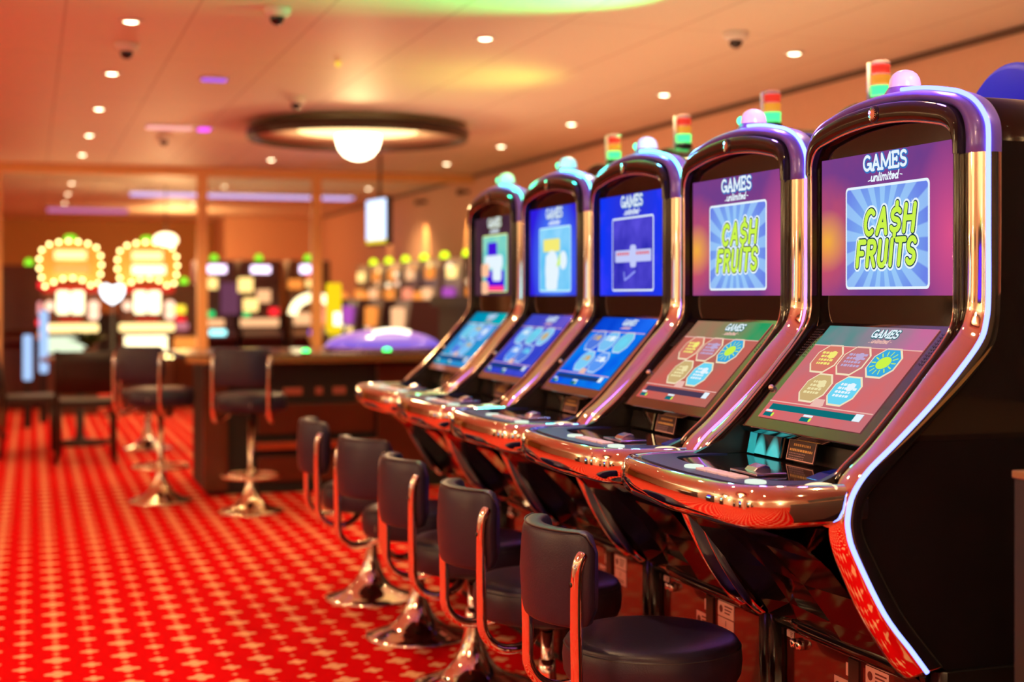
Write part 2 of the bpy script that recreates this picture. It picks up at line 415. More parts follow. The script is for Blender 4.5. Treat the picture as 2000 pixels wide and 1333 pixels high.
def ceiling_camera(x, y, label, ball=True):
    t = thing('ceiling_camera', label, 'ceiling camera', (x, y, CEIL), group='dome cameras on the ceiling')
    MB().lathe([(0, -.045), (.045, -.045), (.062, -.03), (.068, 0), (0, 0)], 28).build('housing', WHITEP, t)
    MB().ball((0, 0, -.05), .036, sz=1).build('dome', BLACKG, t)
ceiling_camera(1.118, 6.864, 'white ceiling camera with black dome at the top edge, left of the green glow')
ceiling_camera(.496, 8.101, 'white ceiling camera between the two nearest downlights of the left row')
ceiling_camera(3.498, 6.74, 'white ceiling camera near the wall above the machines')
ceiling_camera(1.747, 9.919, 'white ceiling camera just in front of the large round ceiling lamp')
ceiling_camera(1.087, 12.657, 'faint ceiling camera far back, left of the large round ceiling lamp')

def ceiling_glow(name, x, y, sx, sy, col, st, label):
    t = thing('accent_light', label, 'accent light', (x, y, CEIL))
    MB().box(-sx - .012, sx + .012, -sy - .012, sy + .012, -.012, 0).build('housing', WHITEP, t, bevel=.003)
    MB().box(-sx, sx, -sy, sy, -.018, -.010).build('lens', glow(name, col, st), t)
    return t
ceiling_glow('violet_accent', 1.10, 9.2, .075, .05, (.35, .10, .85), 1.3, 'violet rectangular accent light on the ceiling between left downlights')
ceiling_glow('magenta_accent', 1.35, 11.97, .045, .09, (.75, .05, .9), 2.2, 'small magenta accent light left of the round ceiling lamp')
t = ceiling_glow('pink_ceiling_glow', 1.07, 11.95, .18, .10, (1, .45, .42), 1.2, 'pale pink ceiling glow put in as a lit panel, far left of the round lamp')  # pink light on the ceiling put in as a glowing panel
t = thing('accent_light', 'tiny yellow pilot light on the ceiling in front of the round lamp', 'accent light', (1.72, 8.35, CEIL))
MB().ball((0, 0, -.01), .018).build('lens', glow('yellow_pilot', (.9, .55, .05), 1.4), t)

# lilac light strip on the far ceiling
t = thing('light_strip', 'long lilac light strip crossing the far ceiling behind the partition', 'light strip', (2.9, 19.5, CEIL))
MB().box(-1.7, 1.35, -.22, .22, -.03, 0).build('housing', WHITEP, t, bevel=.004)
MB().box(-1.65, 1.30, -.20, .20, -.05, -.02).build('diffuser', glow('lilac_strip', (.62, .50, 1.0), 1.25), t)
t = thing('light_strip', 'dim magenta light strip on the far left ceiling behind the partition', 'light strip', (.85, 23.5, CEIL))
MB().box(-.62, .62, -.35, .35, -.03, 0).build('housing', WHITEP, t, bevel=.004)
MB().box(-.6, .6, -.33, .33, -.05, -.02).build('diffuser', glow('magenta_strip', (.75, .22, .55), .8), t)
# coloured effect spots aimed up at the ceiling from the top of the rear machine bank
def effect(x, y, z, dx, dy, power, col, ang, label, pole=.6):
    t = thing('effect_spot', label, 'effect light', (x, y, z))
    MB().cyl((0, 0, 0), .035, .07).build('housing', BLACKM, t)
    MB().cyl((0, 0, -pole), .012, pole).build('pole', BLACKM, t)
    MB().cyl((0, 0, .062), .028, .01).build('lens', glow('effect_lens_%d' % int(x * 1000 + y), col, 3), t)
    v = Vector((dx - x, dy - y, CEIL - z)); spot_light('effect_lamp', (0, 0, .08), v.to_track_quat('-Z', 'Y').to_euler(), power, col, ang, 1, .03, t)
# uplights on the right wall beyond the partition
for i, y in enumerate((17.75, 15.85, 19.7)):
    t = thing('wall_spot', ['wall spot throwing the brightest cone of light above the far right machines', 'wall spot whose light cone shows just left of the farthest curved machine', 'wall spot with a dim light cone beside the hanging screen'][i], 'wall lamp', (XW1 - .11, y, 2.50))
    MB().lathe([(0, .06), (.035, .06), (.045, .0), (.035, .0), (.03, .05), (0, .05)], 20).build('bowl', mat('dark_bronze', (0, 0, 0)), t)
    MB().box(.03, .108, -.02, .02, .02, .05).build('bracket', mat('dark_bronze', (0, 0, 0)), t)
    spot_light('wall_spot_lamp', (0, 0, .0), (0, -.05, 0), 110 if i < 2 else 35, (1, .56, .14), .72, .25, .02, t)
# ------------------------------------------------------------------ the five curved slot machines
X0 = 1.9                            # machine-local x = world X - X0 ; local y = away from the viewer
OFF = (-X0, 0, 0)
# side-frame stations in profile (X, Z): F front edge, N neon line, O rear edge
ST = [((1.868, 1.635), (1.883, 1.635), (1.918, 1.635)),
      ((1.868, 1.480), (1.883, 1.480), (1.918, 1.480)),
      ((1.867, 1.340), (1.883, 1.335), (1.916, 1.325)),
      ((1.862, 1.290), (1.878, 1.283), (1.911, 1.268)),
      ((1.843, 1.250), (1.862, 1.240), (1.893, 1.222)),
      ((1.785, 1.186), (1.806, 1.174), (1.835, 1.158)),
      ((1.720, 1.113), (1.741, 1.108), (1.767, 1.094)),
      ((1.640, 1.030), (1.660, 1.036), (1.690, 1.022)),
      ((1.580, .978), (1.597, .983), (1.632, .968)),
      ((1.545, .935), (1.562, .938), (1.596, .928)),
      ((1.530, .900), (1.550, .895), (1.585, .892)),
      ((1.530, .862), (1.551, .862), (1.585, .864)),
      ((1.546, .812), (1.567, .815), (1.604, .818)),
      ((1.610, .684), (1.634, .692), (1.672, .698)),
      ((1.679, .584), (1.700, .610), (1.737, .616)),
      ((1.722, .544), (1.735, .566), (1.775, .572))]
def arch_pts():
    a = [(.307, 1.635), (.307, 1.672), (.301, 1.703), (.285, 1.727), (.258, 1.743), (.22, 1.753), (.15, 1.766), (.08, 1.773), (0, 1.776)]
    return [(p[0], p[1]) for p in a] + [(-p[0], p[1]) for p in a[-2::-1]]
def dense_arch(n=4):
    p = catmull([(a, b, 0) for a, b in arch_pts()], n); return [(q.x, q.y) for q in p]
HB = .307
def side_section(F, N_, O, sgn):
    """points across the chrome side frame at one station; sgn=-1 near side"""
    F, N_, O = Vector((F[0], F[1])), Vector((N_[0], N_[1])), Vector((O[0], O[1]))
    f = (F - O).normalized()
    def P(p, n, push=0): q = p + f * push; return (q.x, sgn * n, q.y)
    ctl = [P(F, .299, -.008), P(F, .3065, .0), P(F, .318, .006), P(F.lerp(N_, .4), .336, .010), P(F.lerp(N_, .8), .352, .008),
           P(N_, .361, .003), P(N_.lerp(O, .5), .3635, 0), P(O, .360, .0), P(O, .349, -.004)]
    return [tuple(q) for q in catmull(ctl, 3)]
def arch_section(n0, z0, on, oz, k):
    def P(x, d): return (x, n0 + on * d * k, z0 + oz * d * k)
    ctl = [P(1.876, -.008), P(1.868, 0), P(1.862, .011), P(1.860, .029), P(1.868, .045), P(1.880, .054), P(1.90, .0565), P(1.918, .053), P(1.922, .042)]
    return [tuple(q) for q in catmull(ctl, 3)]
def interp_stations(n=5):
    rows = [[*F, *N_, *O] for F, N_, O in ST]; out = []
    k = len(rows)
    for i in range(k - 1):
        for j in range(n):
            t = j / n; P = [rows[max(i - 1, 0)], rows[i], rows[i + 1], rows[min(i + 2, k - 1)]]
            v = [.5 * (2 * b + (c - a) * t + (2 * a - 5 * b + 4 * c - d) * t * t + (3 * b - a - 3 * c + d) * t ** 3) for a, b, c, d in zip(*P)]
            out.append(v)
    out.append(rows[-1]); return [((v[0], v[1]), (v[2], v[3]), (v[4], v[5])) for v in out]
STD = interp_stations()
ARCH = dense_arch()
def arch_frames():
    """(n, z, outward n, outward z, thickness factor) along the arch, near side first"""
    out = []
    for i, (n, z) in enumerate(ARCH):
        a = ARCH[max(i - 1, 0)]; b = ARCH[min(i + 1, len(ARCH) - 1)]
        tx, tz = b[0] - a[0], b[1] - a[1]; L = math.hypot(tx, tz)
        on, oz = -tz / L * -1, tx / L * -1                 # outward
        if on * n + oz * (z - 1.6) < 0: on, oz = -on, -oz
        k = 1 - .50 * min(1, max(0, (abs(oz) - .15) / .85))
        out.append((n, z, on, oz, k))
    return out
AF = arch_frames()
def chrome_frame(sg):
    rows = [side_section(F, N_, O, sg) for F, N_, O in STD]
    return MB().grid(rows).add(rows[-1], [tuple(range(len(rows[-1])))])
def crown():
    rows = [side_section(*STD[0], -1)] + [arch_section(-n, z, -on, oz, k) for n, z, on, oz, k in AF[1:-1]] + [side_section(*STD[0], 1)]
    return MB().grid(rows)
def neon_path():
    p = [(N_[0] - .002, -.3655, N_[1]) for F, N_, O in STD[::-1]]
    for n, z, on, oz, k in AF[1:]:
        if n < .045: break
        d = (.0585) * k * (1 - .16 * (1 - k) * 2); d = .0585 if k > .99 else .0585 * k
        x = 1.881 - .006 * (1 - k) * 2
        p.append((x, -n - on * d, z + oz * d))
    return p
def bezel():
    """black gloss surround of the upper screen: wide at the top, thin down the sides"""
    inner = inner_outline(); mb = MB(); rows = []
    O = [(n, z) for n, z, *_ in AF]
    m = len(O)
    for i, (n, z) in enumerate(O):
        a = i / (m - 1); q = inner[i]
        pts = [(1.874, n, z), (1.862, n, z), (1.848, n * .998, z - .0005)]
        for t in (.10, .3, .5, .7, .90): pts.append((1.8445 - .003 * math.sin(PI * t), n + (q[0] - n) * t, z + (q[1] - z) * t))
        pts += [(1.850, q[0], q[1]), (1.878, q[0], q[1])]
        rows.append([(x, -y, zz) for x, y, zz in pts])
    mb.grid(rows)
    for sgn in (-1, 1):
        rr = []
        for F, N_, Oo in STD:
            if F[1] < .955: break
            F2, O2 = Vector(F), Vector(Oo); f = (F2 - O2).normalized()
            def P(n, push): q = F2 + f * push; return (q.x, sgn * n, q.y)
            e = .006 + .0165 * min(1, max(0, (F[1] - 1.20) / .12))
            rr.append([P(.3075, -.006), P(.307, e * .7), P(.3055, e), P(.300, e + .0015), P(.2945, e), P(.293, e * .75), P(.2925, -.010)])
        mb.grid(rr)
    return mb
def inner_outline():
    a = [(.293, 1.635), (.293, 1.640), (.291, 1.662), (.281, 1.684), (.258, 1.700), (.22, 1.709), (.15, 1.721), (.08, 1.728), (0, 1.731)]
    pts = a + [(-p[0], p[1]) for p in a[-2::-1]]
    p = catmull([(x, y, 0) for x, y in pts], 4); return [(q.x, q.y) for q in p]
def trim_path():
    def sd(sgn):
        out = []
        for F, N_, Oo in STD:
            if F[1] < .952: break
            F2, O2 = Vector(F), Vector(Oo); q = F2 + (F2 - O2).normalized() * (.006 + .012 * min(1, max(0, (F[1] - 1.20) / .12)))
            out.append((q.x, sgn * .2925, q.y))
        return out
    return sd(-1)[::-1] + [(1.850, -n, z) for n, z in inner_outline()[1:-1]] + sd(1)
def tray_outline():
    c = [(1.60, .343), (1.54, .343), (1.47, .338), (1.41, .327), (1.366, .306), (1.342, .272), (1.329, .215), (1.321, .13), (1.315, 0)]
    pts = c + [(x, -n) for x, n in c[-2::-1]]
    return [(q.x, q.y) for q in catmull([(a, b, 0) for a, b in pts], 5)]
TO = tray_outline()
def tray_norm(i):
    a = TO[max(i - 1, 0)]; b = TO[min(i + 1, len(TO) - 1)]; tx, ty = b[0] - a[0], b[1] - a[1]; L = math.hypot(tx, ty)
    nx, ny = ty / L, -tx / L
    if nx * (TO[i][0] - 1.6) + ny * TO[i][1] < 0: nx, ny = -nx, -ny
    return nx, ny
def offset_tray(d): return [(TO[i][0] + tray_norm(i)[0] * d, TO[i][1] + tray_norm(i)[1] * d) for i in range(len(TO))]
def tray_rim():
    prof = [(-.016, .950), (-.012, .9545), (-.004, .9555), (.003, .951), (.010, .941), (.0145, .925), (.0155, .908), (.012, .890), (.005, .877), (-.008, .868), (-.03, .863), (-.07, .860)]
    rows = []
    for i, (x, y) in enumerate(TO):
        nx, ny = tray_norm(i); rows.append([(x + nx * d, y + ny * d, z) for d, z in prof])
    return MB().grid(rows)
def lip_top(): return offset_tray(-.016)

SR = (0, -1, 0)                                         # viewer's right on a machine front
UP_C = Vector((1.872, -.004, 1.503))
UPPER = Plane(UP_C, SR, (0, 0, 1), (-1, 0, 0))
LT, LB = Vector((1.864, 0, 1.2605)), Vector((1.664, 0, 1.044))
lu = (LT - LB).normalized(); ln = Vector((-lu.z, 0, lu.x))
LOWER = Plane((LT + LB) / 2, SR, lu, ln)
UW, UH, LW, LH = .562, .335, .447, (LT - LB).length
def shifted(pl): return Plane(pl.o + Vector(OFF), pl.r, pl.u, pl.n)
U, L_ = shifted(UPPER), shifted(LOWER)
ONE = (0, 0, 0)

def screen_upper(i):
    s = N('upper_screen_picture_%d' % i)
    x, y, z = s.xyz()
    yy = s.math('ADD', y, .004); zz = s.math('SUBTRACT', z, 1.47)
    nz = s.n('ShaderNodeTexNoise'); nz.inputs['Scale'].default_value = 9; nz.inputs['Detail'].default_value = 3; s.l(s.tc, nz.inputs['Vector'])
    if i in (0, 1):
        # magenta fire with an orange-yellow flare at the left and hot pink at the right
        dl = s.math('SUBTRACT', yy, .255); r = s.math('SQRT', s.math('ADD', s.math('MULTIPLY', dl, s.math('MULTIPLY', dl, .8)), s.math('MULTIPLY', zz, s.math('MULTIPLY', zz, 1.3))))
        fl = s.math('MULTIPLY', s.math('SUBTRACT', 1, s.math('MULTIPLY', r, 5.2), clamp=True), s.math('ADD', nz.outputs['Fac'], .35), clamp=True)
        fl2 = s.math('MULTIPLY', s.math('SUBTRACT', 1, s.math('MULTIPLY', r, 11), clamp=True), .8)
        dr = s.math('ADD', yy, .25); r2 = s.math('SQRT', s.math('ADD', s.math('MULTIPLY', dr, dr), s.math('MULTIPLY', zz, s.math('MULTIPLY', zz, .5))))
        pk = s.math('SUBTRACT', 1, s.math('MULTIPLY', r2, 6.5), clamp=True)
        st = s.n('ShaderNodeTexWave'); st.wave_type = 'RINGS'
        c = s.mix(s.math('MULTIPLY', nz.outputs['Fac'], 1.1, clamp=True), srgb(98, 62, 140), srgb(140, 62, 132))
        c = s.mix(s.math('MULTIPLY', pk, .9), c, srgb(228, 84, 138))
        c = s.mix(fl, c, srgb(232, 92, 84)); c = s.mix(fl2, c, srgb(250, 190, 60))
        return s.emit(c, 1.0)
    if i == 2:
        c = s.mix(s.math('MULTIPLY', s.math('ABSOLUTE', yy), 3.6, clamp=True), srgb(50, 50, 190), srgb(12, 52, 240))
        c = s.mix(s.math('MULTIPLY', s.math('SUBTRACT', nz.outputs['Fac'], .5), 2.2, clamp=True), c, srgb(70, 60, 250)); return s.emit(c, 1.1)
    if i == 3:
        r = s.math('SQRT', s.math('ADD', s.math('MULTIPLY', yy, yy), s.math('MULTIPLY', zz, zz)))
        c = s.mix(s.math('MULTIPLY', r, 3.6, clamp=True), srgb(84, 150, 250), srgb(44, 26, 210)); return s.emit(c, 1.15)
    c = s.mix(s.math('MULTIPLY', nz.outputs['Fac'], 1.0, clamp=True), srgb(58, 30, 52), srgb(98, 60, 76)); return s.emit(c, .8)
def tile_mat(i):
    s = N('game_tile_picture_%d' % i); x, y, z = s.xyz()
    yy = s.math('ADD', y, -.008); zz = s.math('SUBTRACT', z, 1.465)
    th = s.math('ARCTAN2', zz, yy)
    ray = s.math('ADD', s.math('MULTIPLY', s.math('SINE', s.math('MULTIPLY', th, 17)), 2.5), .5, clamp=True)
    r = s.math('SQRT', s.math('ADD', s.math('MULTIPLY', yy, yy), s.math('MULTIPLY', zz, zz)))
    c = s.mix(s.math('MULTIPLY', r, 5.4, clamp=True), srgb(140, 200, 250), srgb(108, 132, 232))
    c = s.mix(s.math('MULTIPLY', ray, .55), c, srgb(172, 222, 255))
    return s.emit(c, 1.0)
def lower_mat(i):
    s = N('lower_screen_picture_%d' % i); x, y, z = s.xyz()
    nz = s.n('ShaderNodeTexNoise'); nz.inputs['Scale'].default_value = 7; nz.inputs['Detail'].default_value = 3; s.l(s.tc, nz.inputs['Vector'])
    f = s.math('MULTIPLY', s.math('SUBTRACT', nz.outputs['Fac'], .3), 2.2, clamp=True)
    pal = [(srgb(222, 104, 104), srgb(186, 118, 128)), (srgb(210, 92, 84), srgb(164, 110, 96)), (srgb(10, 70, 232), srgb(10, 150, 240)), (srgb(38, 60, 200), srgb(80, 84, 214)), (srgb(0, 160, 198), srgb(70, 120, 220))][i]
    return s.emit(s.mix(f, pal[0], pal[1]), 1.0)
def top_strip_mat(i):
    pal = [(srgb(60, 148, 140), srgb(206, 112, 160)), (srgb(176, 116, 96), srgb(40, 160, 100)), (srgb(0, 60, 210), srgb(30, 110, 250)), (srgb(50, 70, 200), srgb(110, 90, 210)), (srgb(0, 140, 190), srgb(0, 180, 190))][i]
    s = N('title_strip_%d' % i); x, y, z = s.xyz()
    nz = s.n('ShaderNodeTexNoise'); nz.inputs['Scale'].default_value = 8; s.l(s.tc, nz.inputs['Vector'])
    f = s.math('ADD', s.math('MULTIPLY', y, -2.0), nz.outputs['Fac'], clamp=True)
    return s.emit(s.mix(f, *pal), .95)

WHITE_E = glow('screen_white', srgb(232, 246, 255), 1.0)
BLUE_E = glow('screen_blue', srgb(56, 112, 190), 1.0)
DKG_E = glow('screen_outline', srgb(16, 52, 84), .8)
LIME_E = glow('screen_lime', srgb(204, 244, 74), 1.0)
PINK_E = glow('screen_pink', srgb(238, 188, 176), 1.0)
TEAL_E = glow('screen_teal', srgb(14, 116, 124), .9)
YEL_E = glow('screen_yellow', srgb(246, 236, 120), 1.0)
CYAN_E = glow('screen_cyan', srgb(110, 214, 244), 1.0)
GOLD_E = glow('screen_gold', srgb(206, 176, 120), 1.0)
RED_E = glow('screen_red', srgb(226, 80, 76), 1.0)
PURP_E = glow('screen_purple', srgb(70, 20, 220), 1.0)

PARTMESH = {}
def shared(key, make, name, m, parent, bevel=0, off=OFF):
    """build a part once; the same part on the next machines is a copied object sharing the mesh"""
    if key in PARTMESH:
        o = PARTMESH[key].copy(); COL.objects.link(o); o.parent = parent; return o
    o = make().build(name, m, parent, off, bevel); PARTMESH[key] = o; return o

def games_title(pl, cx, cy, h, parent, sx=1.0, col=None, small=False):
    mb = MB(); g_text(mb, pl, 'GaMES', cx, cy, h, h * .40, .0016, sx=sx * .95, gap=.12)
    a = mb.build('title_backing', col or BLUE_E, parent, fix=False)
    mb = MB(); g_text(mb, pl, 'GaMES', cx - h * .02, cy + h * .03, h, h * .21, .0026, sx=sx * .95, gap=.12)
    b = mb.build('title_lettering', WHITE_E, parent, fix=False)
    mb = MB(); g_text(mb, pl, 'unlimited', cx, cy - h * .98, h * .52, h * .13, .0020, sx=sx * 1.22, gap=.05, slant=.2)
    g_line(mb, pl, [(cx - h * 2.05, cy - h * 1.22), (cx - h * 1.8, cy - h * 1.18)], h * .07, .002)
    g_line(mb, pl, [(cx + h * 1.8, cy - h * 1.0), (cx + h * 2.05, cy - h * 1.04)], h * .07, .002)
    c = mb.build('subtitle_lettering', WHITE_E if not small else PINK_E, parent, fix=False)

def octagon(cx, cy, a, b, k=.42):
    return [(cx - a, cy - b * k), (cx - a * .5, cy - b), (cx + a * .5, cy - b), (cx + a, cy - b * k), (cx + a, cy + b * k), (cx + a * .5, cy + b), (cx - a * .5, cy + b), (cx - a, cy + b * k)]

BODY = BLACKG
MAROON = mat('maroon_lacquer', (.10, .012, .010), .16, 0, coat=.5, noise=(5, (.06, .008, .006)))
NEONS = [glow('neon_blue_white', (.19, .24, 1.0), 3.6), glow('neon_blue_violet', (.22, .30, 1.0), 3.4), glow('neon_cyan', (.20, 1, .85), 3.0), glow('neon_aqua', (.22, 1, .9), 3.0), glow('neon_mint', (.14, 1, .55), 3.2)]
MATB = mat('blue_rubber_mat', (.020, .028, .16), .35)
STICK = mat('sticker_paper', (.88, .62, .60), .6)
INK = mat('sticker_ink', (.16, .03, .03), .6)
BTN = glow('lit_button', srgb(226, 240, 224), 1.1)
BTNK = mat('pearl_button', (.62, .46, .48), .25, emit=(.8, .5, .55), strength=.25)
PROJ_TEAL = None
def plaque(parent):
    pl = Plane((1.668 - X0, .022, .980), SR, (.22, 0, .976), (-.976, 0, .22))
    a = MB().quadbox(pl.o, pl.r, pl.u, pl.n, .125, .052, .002).build('info_plaque', mat('plaque_dark', (.03, .012, .03), .3), parent)
    mb = MB(); g_frame(mb, pl, -.0605, .0605, -.024, .024, .003, .0022)
    mb.build('plaque_border', mat('plaque_pink', (.85, .50, .50), .5), a, fix=False)
    mb = MB()
    for k, (x0, x1) in enumerate(((-.036, .040), (-.050, .050))):
        y = .012 - k * .012; x = x0
        rnd = random.Random(3 + k)
        while x < x1: wd = rnd.uniform(.004, .010); g_rect(mb, pl, x, min(x + wd, x1), y - .0028, y + .0028, .0032); x += wd + .0022
    mb.build('plaque_heading', mat('plaque_yellow', (.70, .42, .16), .5), a, fix=False)
    mb = MB()
    for k in range(3):
        y = -.008 - k * .0055; x = -.050; rnd = random.Random(9 + k)
        while x < .02 - k * .004: wd = rnd.uniform(.003, .008); g_rect(mb, pl, x, x + wd, y - .0012, y + .0012, .0032); x += wd + .002
    mb.build('plaque_small_print', mat('plaque_grey', (.35, .22, .3), .5), a, fix=False)
    return a

def base_unit(t, i):
    # stand: maroon front with black corner pillars, plinth at the floor
    shared('stand', lambda: MB().box(1.794, 2.20, -.318, .318, .045, .506), 'stand', MAROON, t, .006)
    shared('stand_seam', lambda: MB().box(1.788, 1.795, -.022, .022, .046, .500), 'stand_divider', BLACKS, t)
    shared('plinth', lambda: MB().box(1.83, 2.20, -.36, .36, 0, .046), 'plinth', BLACKM, t)
    for s_ in (-1, 1):
        shared('pillar%d' % s_, lambda: MB().lathe([(.0, .05), (.022, .05), (.022, .56), (0, .56)], 16, (1.782, s_ * .3425, 0)).box(1.782, 2.2, s_ * .3425 - .022, s_ * .3425 + .022, .05, .56),
               'corner_pillar', mat('black_brushed', (.03, .026, .026), .22, .6), t)
    # locks and stickers, at the far end and middle of each stand
    def lock(y):
        return MB().lathe([(0, -.020), (.008, -.020), (.012, -.014), (.012, 0), (0, 0)], 20, (1.794, y, .478), 'X')
    for y in (.262, .236): shared('lock%.3f' % y, lambda: lock(y), 'key_lock', CHROME, t)
    def sticker(key, y, z, wd, ht, kind):
        def mk(): return MB().box(1.7925, 1.7938, y - wd / 2, y + wd / 2, z - ht / 2, z + ht / 2)
        a = shared(key, mk, 'sticker', STICK, t)
        pl = Plane((1.7922 - X0, y, z), SR, (0, 0, 1), (-1, 0, 0))
        def ink():
            mb = MB(); rnd = random.Random(kind)
            if kind == 0:
                g_disc(mb, pl, -wd * .30, 0, ht * .26, ht * .26, 0, 16)
                for k in range(3): g_rect(mb, pl, -wd * .08, wd * (.42 - .08 * k), ht * (.26 - .22 * k) - ht * .05, ht * (.26 - .22 * k) + ht * .05, 0)
            elif kind == 1:
                g_rect(mb, pl, -.002, .002, ht * .05, ht * .38, 0); g_disc(mb, pl, 0, -ht * .06, .002, .002, 0, 8)
                for k in range(2): g_rect(mb, pl, -wd * .30, wd * .34, -ht * (.2 + .14 * k) - ht * .03, -ht * (.2 + .14 * k) + ht * .03, 0)
            else:
                for k in range(3): g_rect(mb, pl, wd * .02, wd * (.4 - .05 * k), ht * (.25 - .25 * k) - .0009, ht * (.25 - .25 * k) + .0009, 0)
            return mb
        if key + 'ink' in PARTMESH: o = PARTMESH[key + 'ink'].copy(); COL.objects.link(o); o.parent = a
        else: o = ink().build('sticker_print', INK, a, fix=False); PARTMESH[key + 'ink'] = o
    sticker('s1', -.090, .478, .092, .040, 0); sticker('s2', -.090, .432, .092, .046, 1)
    sticker('s3', .010, .470, .058, .030, 2); sticker('s4', .050, .420, .080, .046, 0)
    sticker('s5', .296, .492, .034, .016, 2)

def slot_machine(i, label):
    t = thing('slot_machine', label, 'slot machine', (X0, 2.867 + i * PITCH, 0), group='curved chrome slot machines in a row')
    # black carcass behind the chrome frame
    def body():
        prof = [(O[0] - .004, O[1]) for F, N_, O in STD]
        prof += [(1.80, .555), (2.20, .507), (2.20, 1.66), (1.90, 1.66)]
        mb = MB().prism(prof, 'Y', -.352, -.300).prism(prof, 'Y', .300, .352)
        mb.prism([(1.93, 1.66), (1.93, 1.27), (1.725, 1.045), (1.725, .62), (1.81, .53), (2.20, .507), (2.20, 1.66)], 'Y', -.3002, .3002)
        a = [(n * 1.12, z + .012) for n, z in ARCH[::2]]
        pts = [(-.344, 1.60)] + [(-n, z) for n, z in a] + [(.344, 1.60)]
        rows = []
        for x, k in ((1.915, 1.0), (2.06, 1.0), (2.14, .98), (2.185, .93)):
            rows.append([(x, n * k, 1.6 + (z - 1.6) * (k - (1 - k) * 1.5)) for n, z in pts])
        mb.grid(rows, closed=True); mb.add(rows[0], [tuple(range(len(pts)))]); mb.add(rows[-1], [tuple(range(len(pts)))])
        return mb
    shared('body', body, 'cabinet', BODY, t)
    def belly():
        mb = MB()
        prof = [(1.40, .861), (1.475, .835), (1.545, .775), (1.625, .68), (1.70, .59), (1.735, .548), (1.79, .507)]
        rows = []
        for x, z in prof:
            k = (z - .5) / .36
            rows.append([(x + .09 * (1 - k) * 0 + .00, -.300, z), (x + .055 * math.sin(PI * min(1, k + .05)), -.215, z), (x + .035 * math.sin(PI * min(1, k + .05)), 0, z), (x + .055 * math.sin(PI * min(1, k + .05)), .215, z), (x, .300, z)])
        mb.grid(rows, sm=False)
        return mb
    shared('belly', belly, 'front_panel', BODY, t)
    shared('band', lambda: MB().tube([(1.79, y, .535 - .0) for y in (-.318, -.2, 0, .2, .318)], .03, 16), 'panel_skirt', BLACKG, t)
    for sg in (-1, 1): shared('chrome%d' % sg, lambda: chrome_frame(sg), 'side_frame', CHROME, t)
    shared('crown', crown, 'crown', mat('violet_glow_crown', (.17, .13, .85), .3, .1, coat=.4), t)  # coloured light on the crown put into its base colour
    def nm(): return MB().tube(neon_path(), .0043, 10)
    k = 'neon%d' % i
    NP = neon_path(); js = max(q for q in range(len(NP)) if abs(NP[q][1] + .3655) < 1e-6 and NP[q][2] < 1.636)
    MB().tube(NP[:js + 1], .0052, 10).build('side_neon', NEONS[0] if i == 0 else glow('neon_violet', (.42, .16, 1.0), 3.4), t, OFF)
    MB().tube(NP[js:], .0052, 10).build('crown_neon', NEONS[i], t, OFF)
    point_light('beacon_light', (-.02, -.17, 1.86), [3.5, 3.5, 3, 3, 3][i], [(.35, .15, 1), (.3, .15, 1), (.1, .5, 1), (.05, .9, .8), (.03, 1, .5)][i], .03, t)
    shared('bezel', bezel, 'screen_surround', BLACKG, t)
    shared('trim', lambda: MB().tube(trim_path(), .0030, 8), 'chrome_trim', mat('trim_chrome', (.95, .72, .66), .08, 1.), t)
    # glass of the head
    def headglass():
        mb = MB(); pts = [(-n, z) for n, z in inner_outline()] ; pts = [(pts[0][0], 1.268)] + pts + [(pts[-1][0], 1.268)]
        return mb.prism(pts, 'X', 1.8735, 1.90)
    shared('headglass', headglass, 'screen_glass', GLASSB, t)
    # sloping glass deck with its two perforated speaker strips
    def deck():
        c = LOWER; mb = MB()
        return mb.quadbox(c.P(0, -.006, -.026), c.r, c.u, c.n, .584, LH + .052, .0245)
    shared('deck', deck, 'deck_glass', mat('deck_glass', (.006, .006, .008), .06, 0, spec=.9, coat=1.), t, .003)
    for s_ in (-1, 1):
        def grille():
            mb = MB(); pl = LOWER
            for r in range(11):
                for q in range(5): g_disc(mb, pl, s_ * (.242 + q * .008), .135 - r * .0085, .0024, .0024, .0001, 8)
            return mb
        if ('gr%d' % s_) in PARTMESH: o = PARTMESH['gr%d' % s_].copy(); COL.objects.link(o); o.parent = t
        else: o = grille().build('speaker_grille', mat('grille_dark', (.03, .03, .05), .5), t, OFF, fix=False); PARTMESH['gr%d' % s_] = o
    # recess under the deck: back wall, cheeks, note acceptor, plaque
    def recess():
        mb = MB().quadbox((1.700, 0, .984), (0, 1, 0), (.12, 0, .993), (-.993, 0, .12), .58, .085, .004)
        for s_ in (-1, 1):
            mb.prism([(1.52, .951), (1.70, .951), (1.70, 1.03), (1.655, 1.034), (1.60, .985)], 'Y', s_ * .282, s_ * .298)
        return mb
    shared('recess', recess, 'console_back', BLACKS, t)
    shared('acceptor', lambda: MB().prism([(1.66, .9525), (1.70, .9525), (1.70, 1.01), (1.672, 1.01)], 'Y', .105, .262), 'note_acceptor', BLACKG, t, .004)
    plaque(t)
    if i == 0:  # teal reflections on the dark panel put in as glowing shapes
        s = N('teal_reflection'); x, y, z = s.xyz()
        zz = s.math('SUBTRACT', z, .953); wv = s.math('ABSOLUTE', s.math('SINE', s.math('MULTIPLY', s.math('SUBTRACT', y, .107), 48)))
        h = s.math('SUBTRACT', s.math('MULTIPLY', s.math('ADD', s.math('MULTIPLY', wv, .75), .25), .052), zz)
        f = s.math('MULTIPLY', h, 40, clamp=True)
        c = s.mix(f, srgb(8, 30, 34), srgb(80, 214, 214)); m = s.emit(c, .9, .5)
        MB().quadbox((1.6625 - X0, .170, .9805), (0, 1, 0), (.2, 0, .98), (-.98, 0, .2), .118, .052, .0012).build('teal_reflection_panel', m, t)
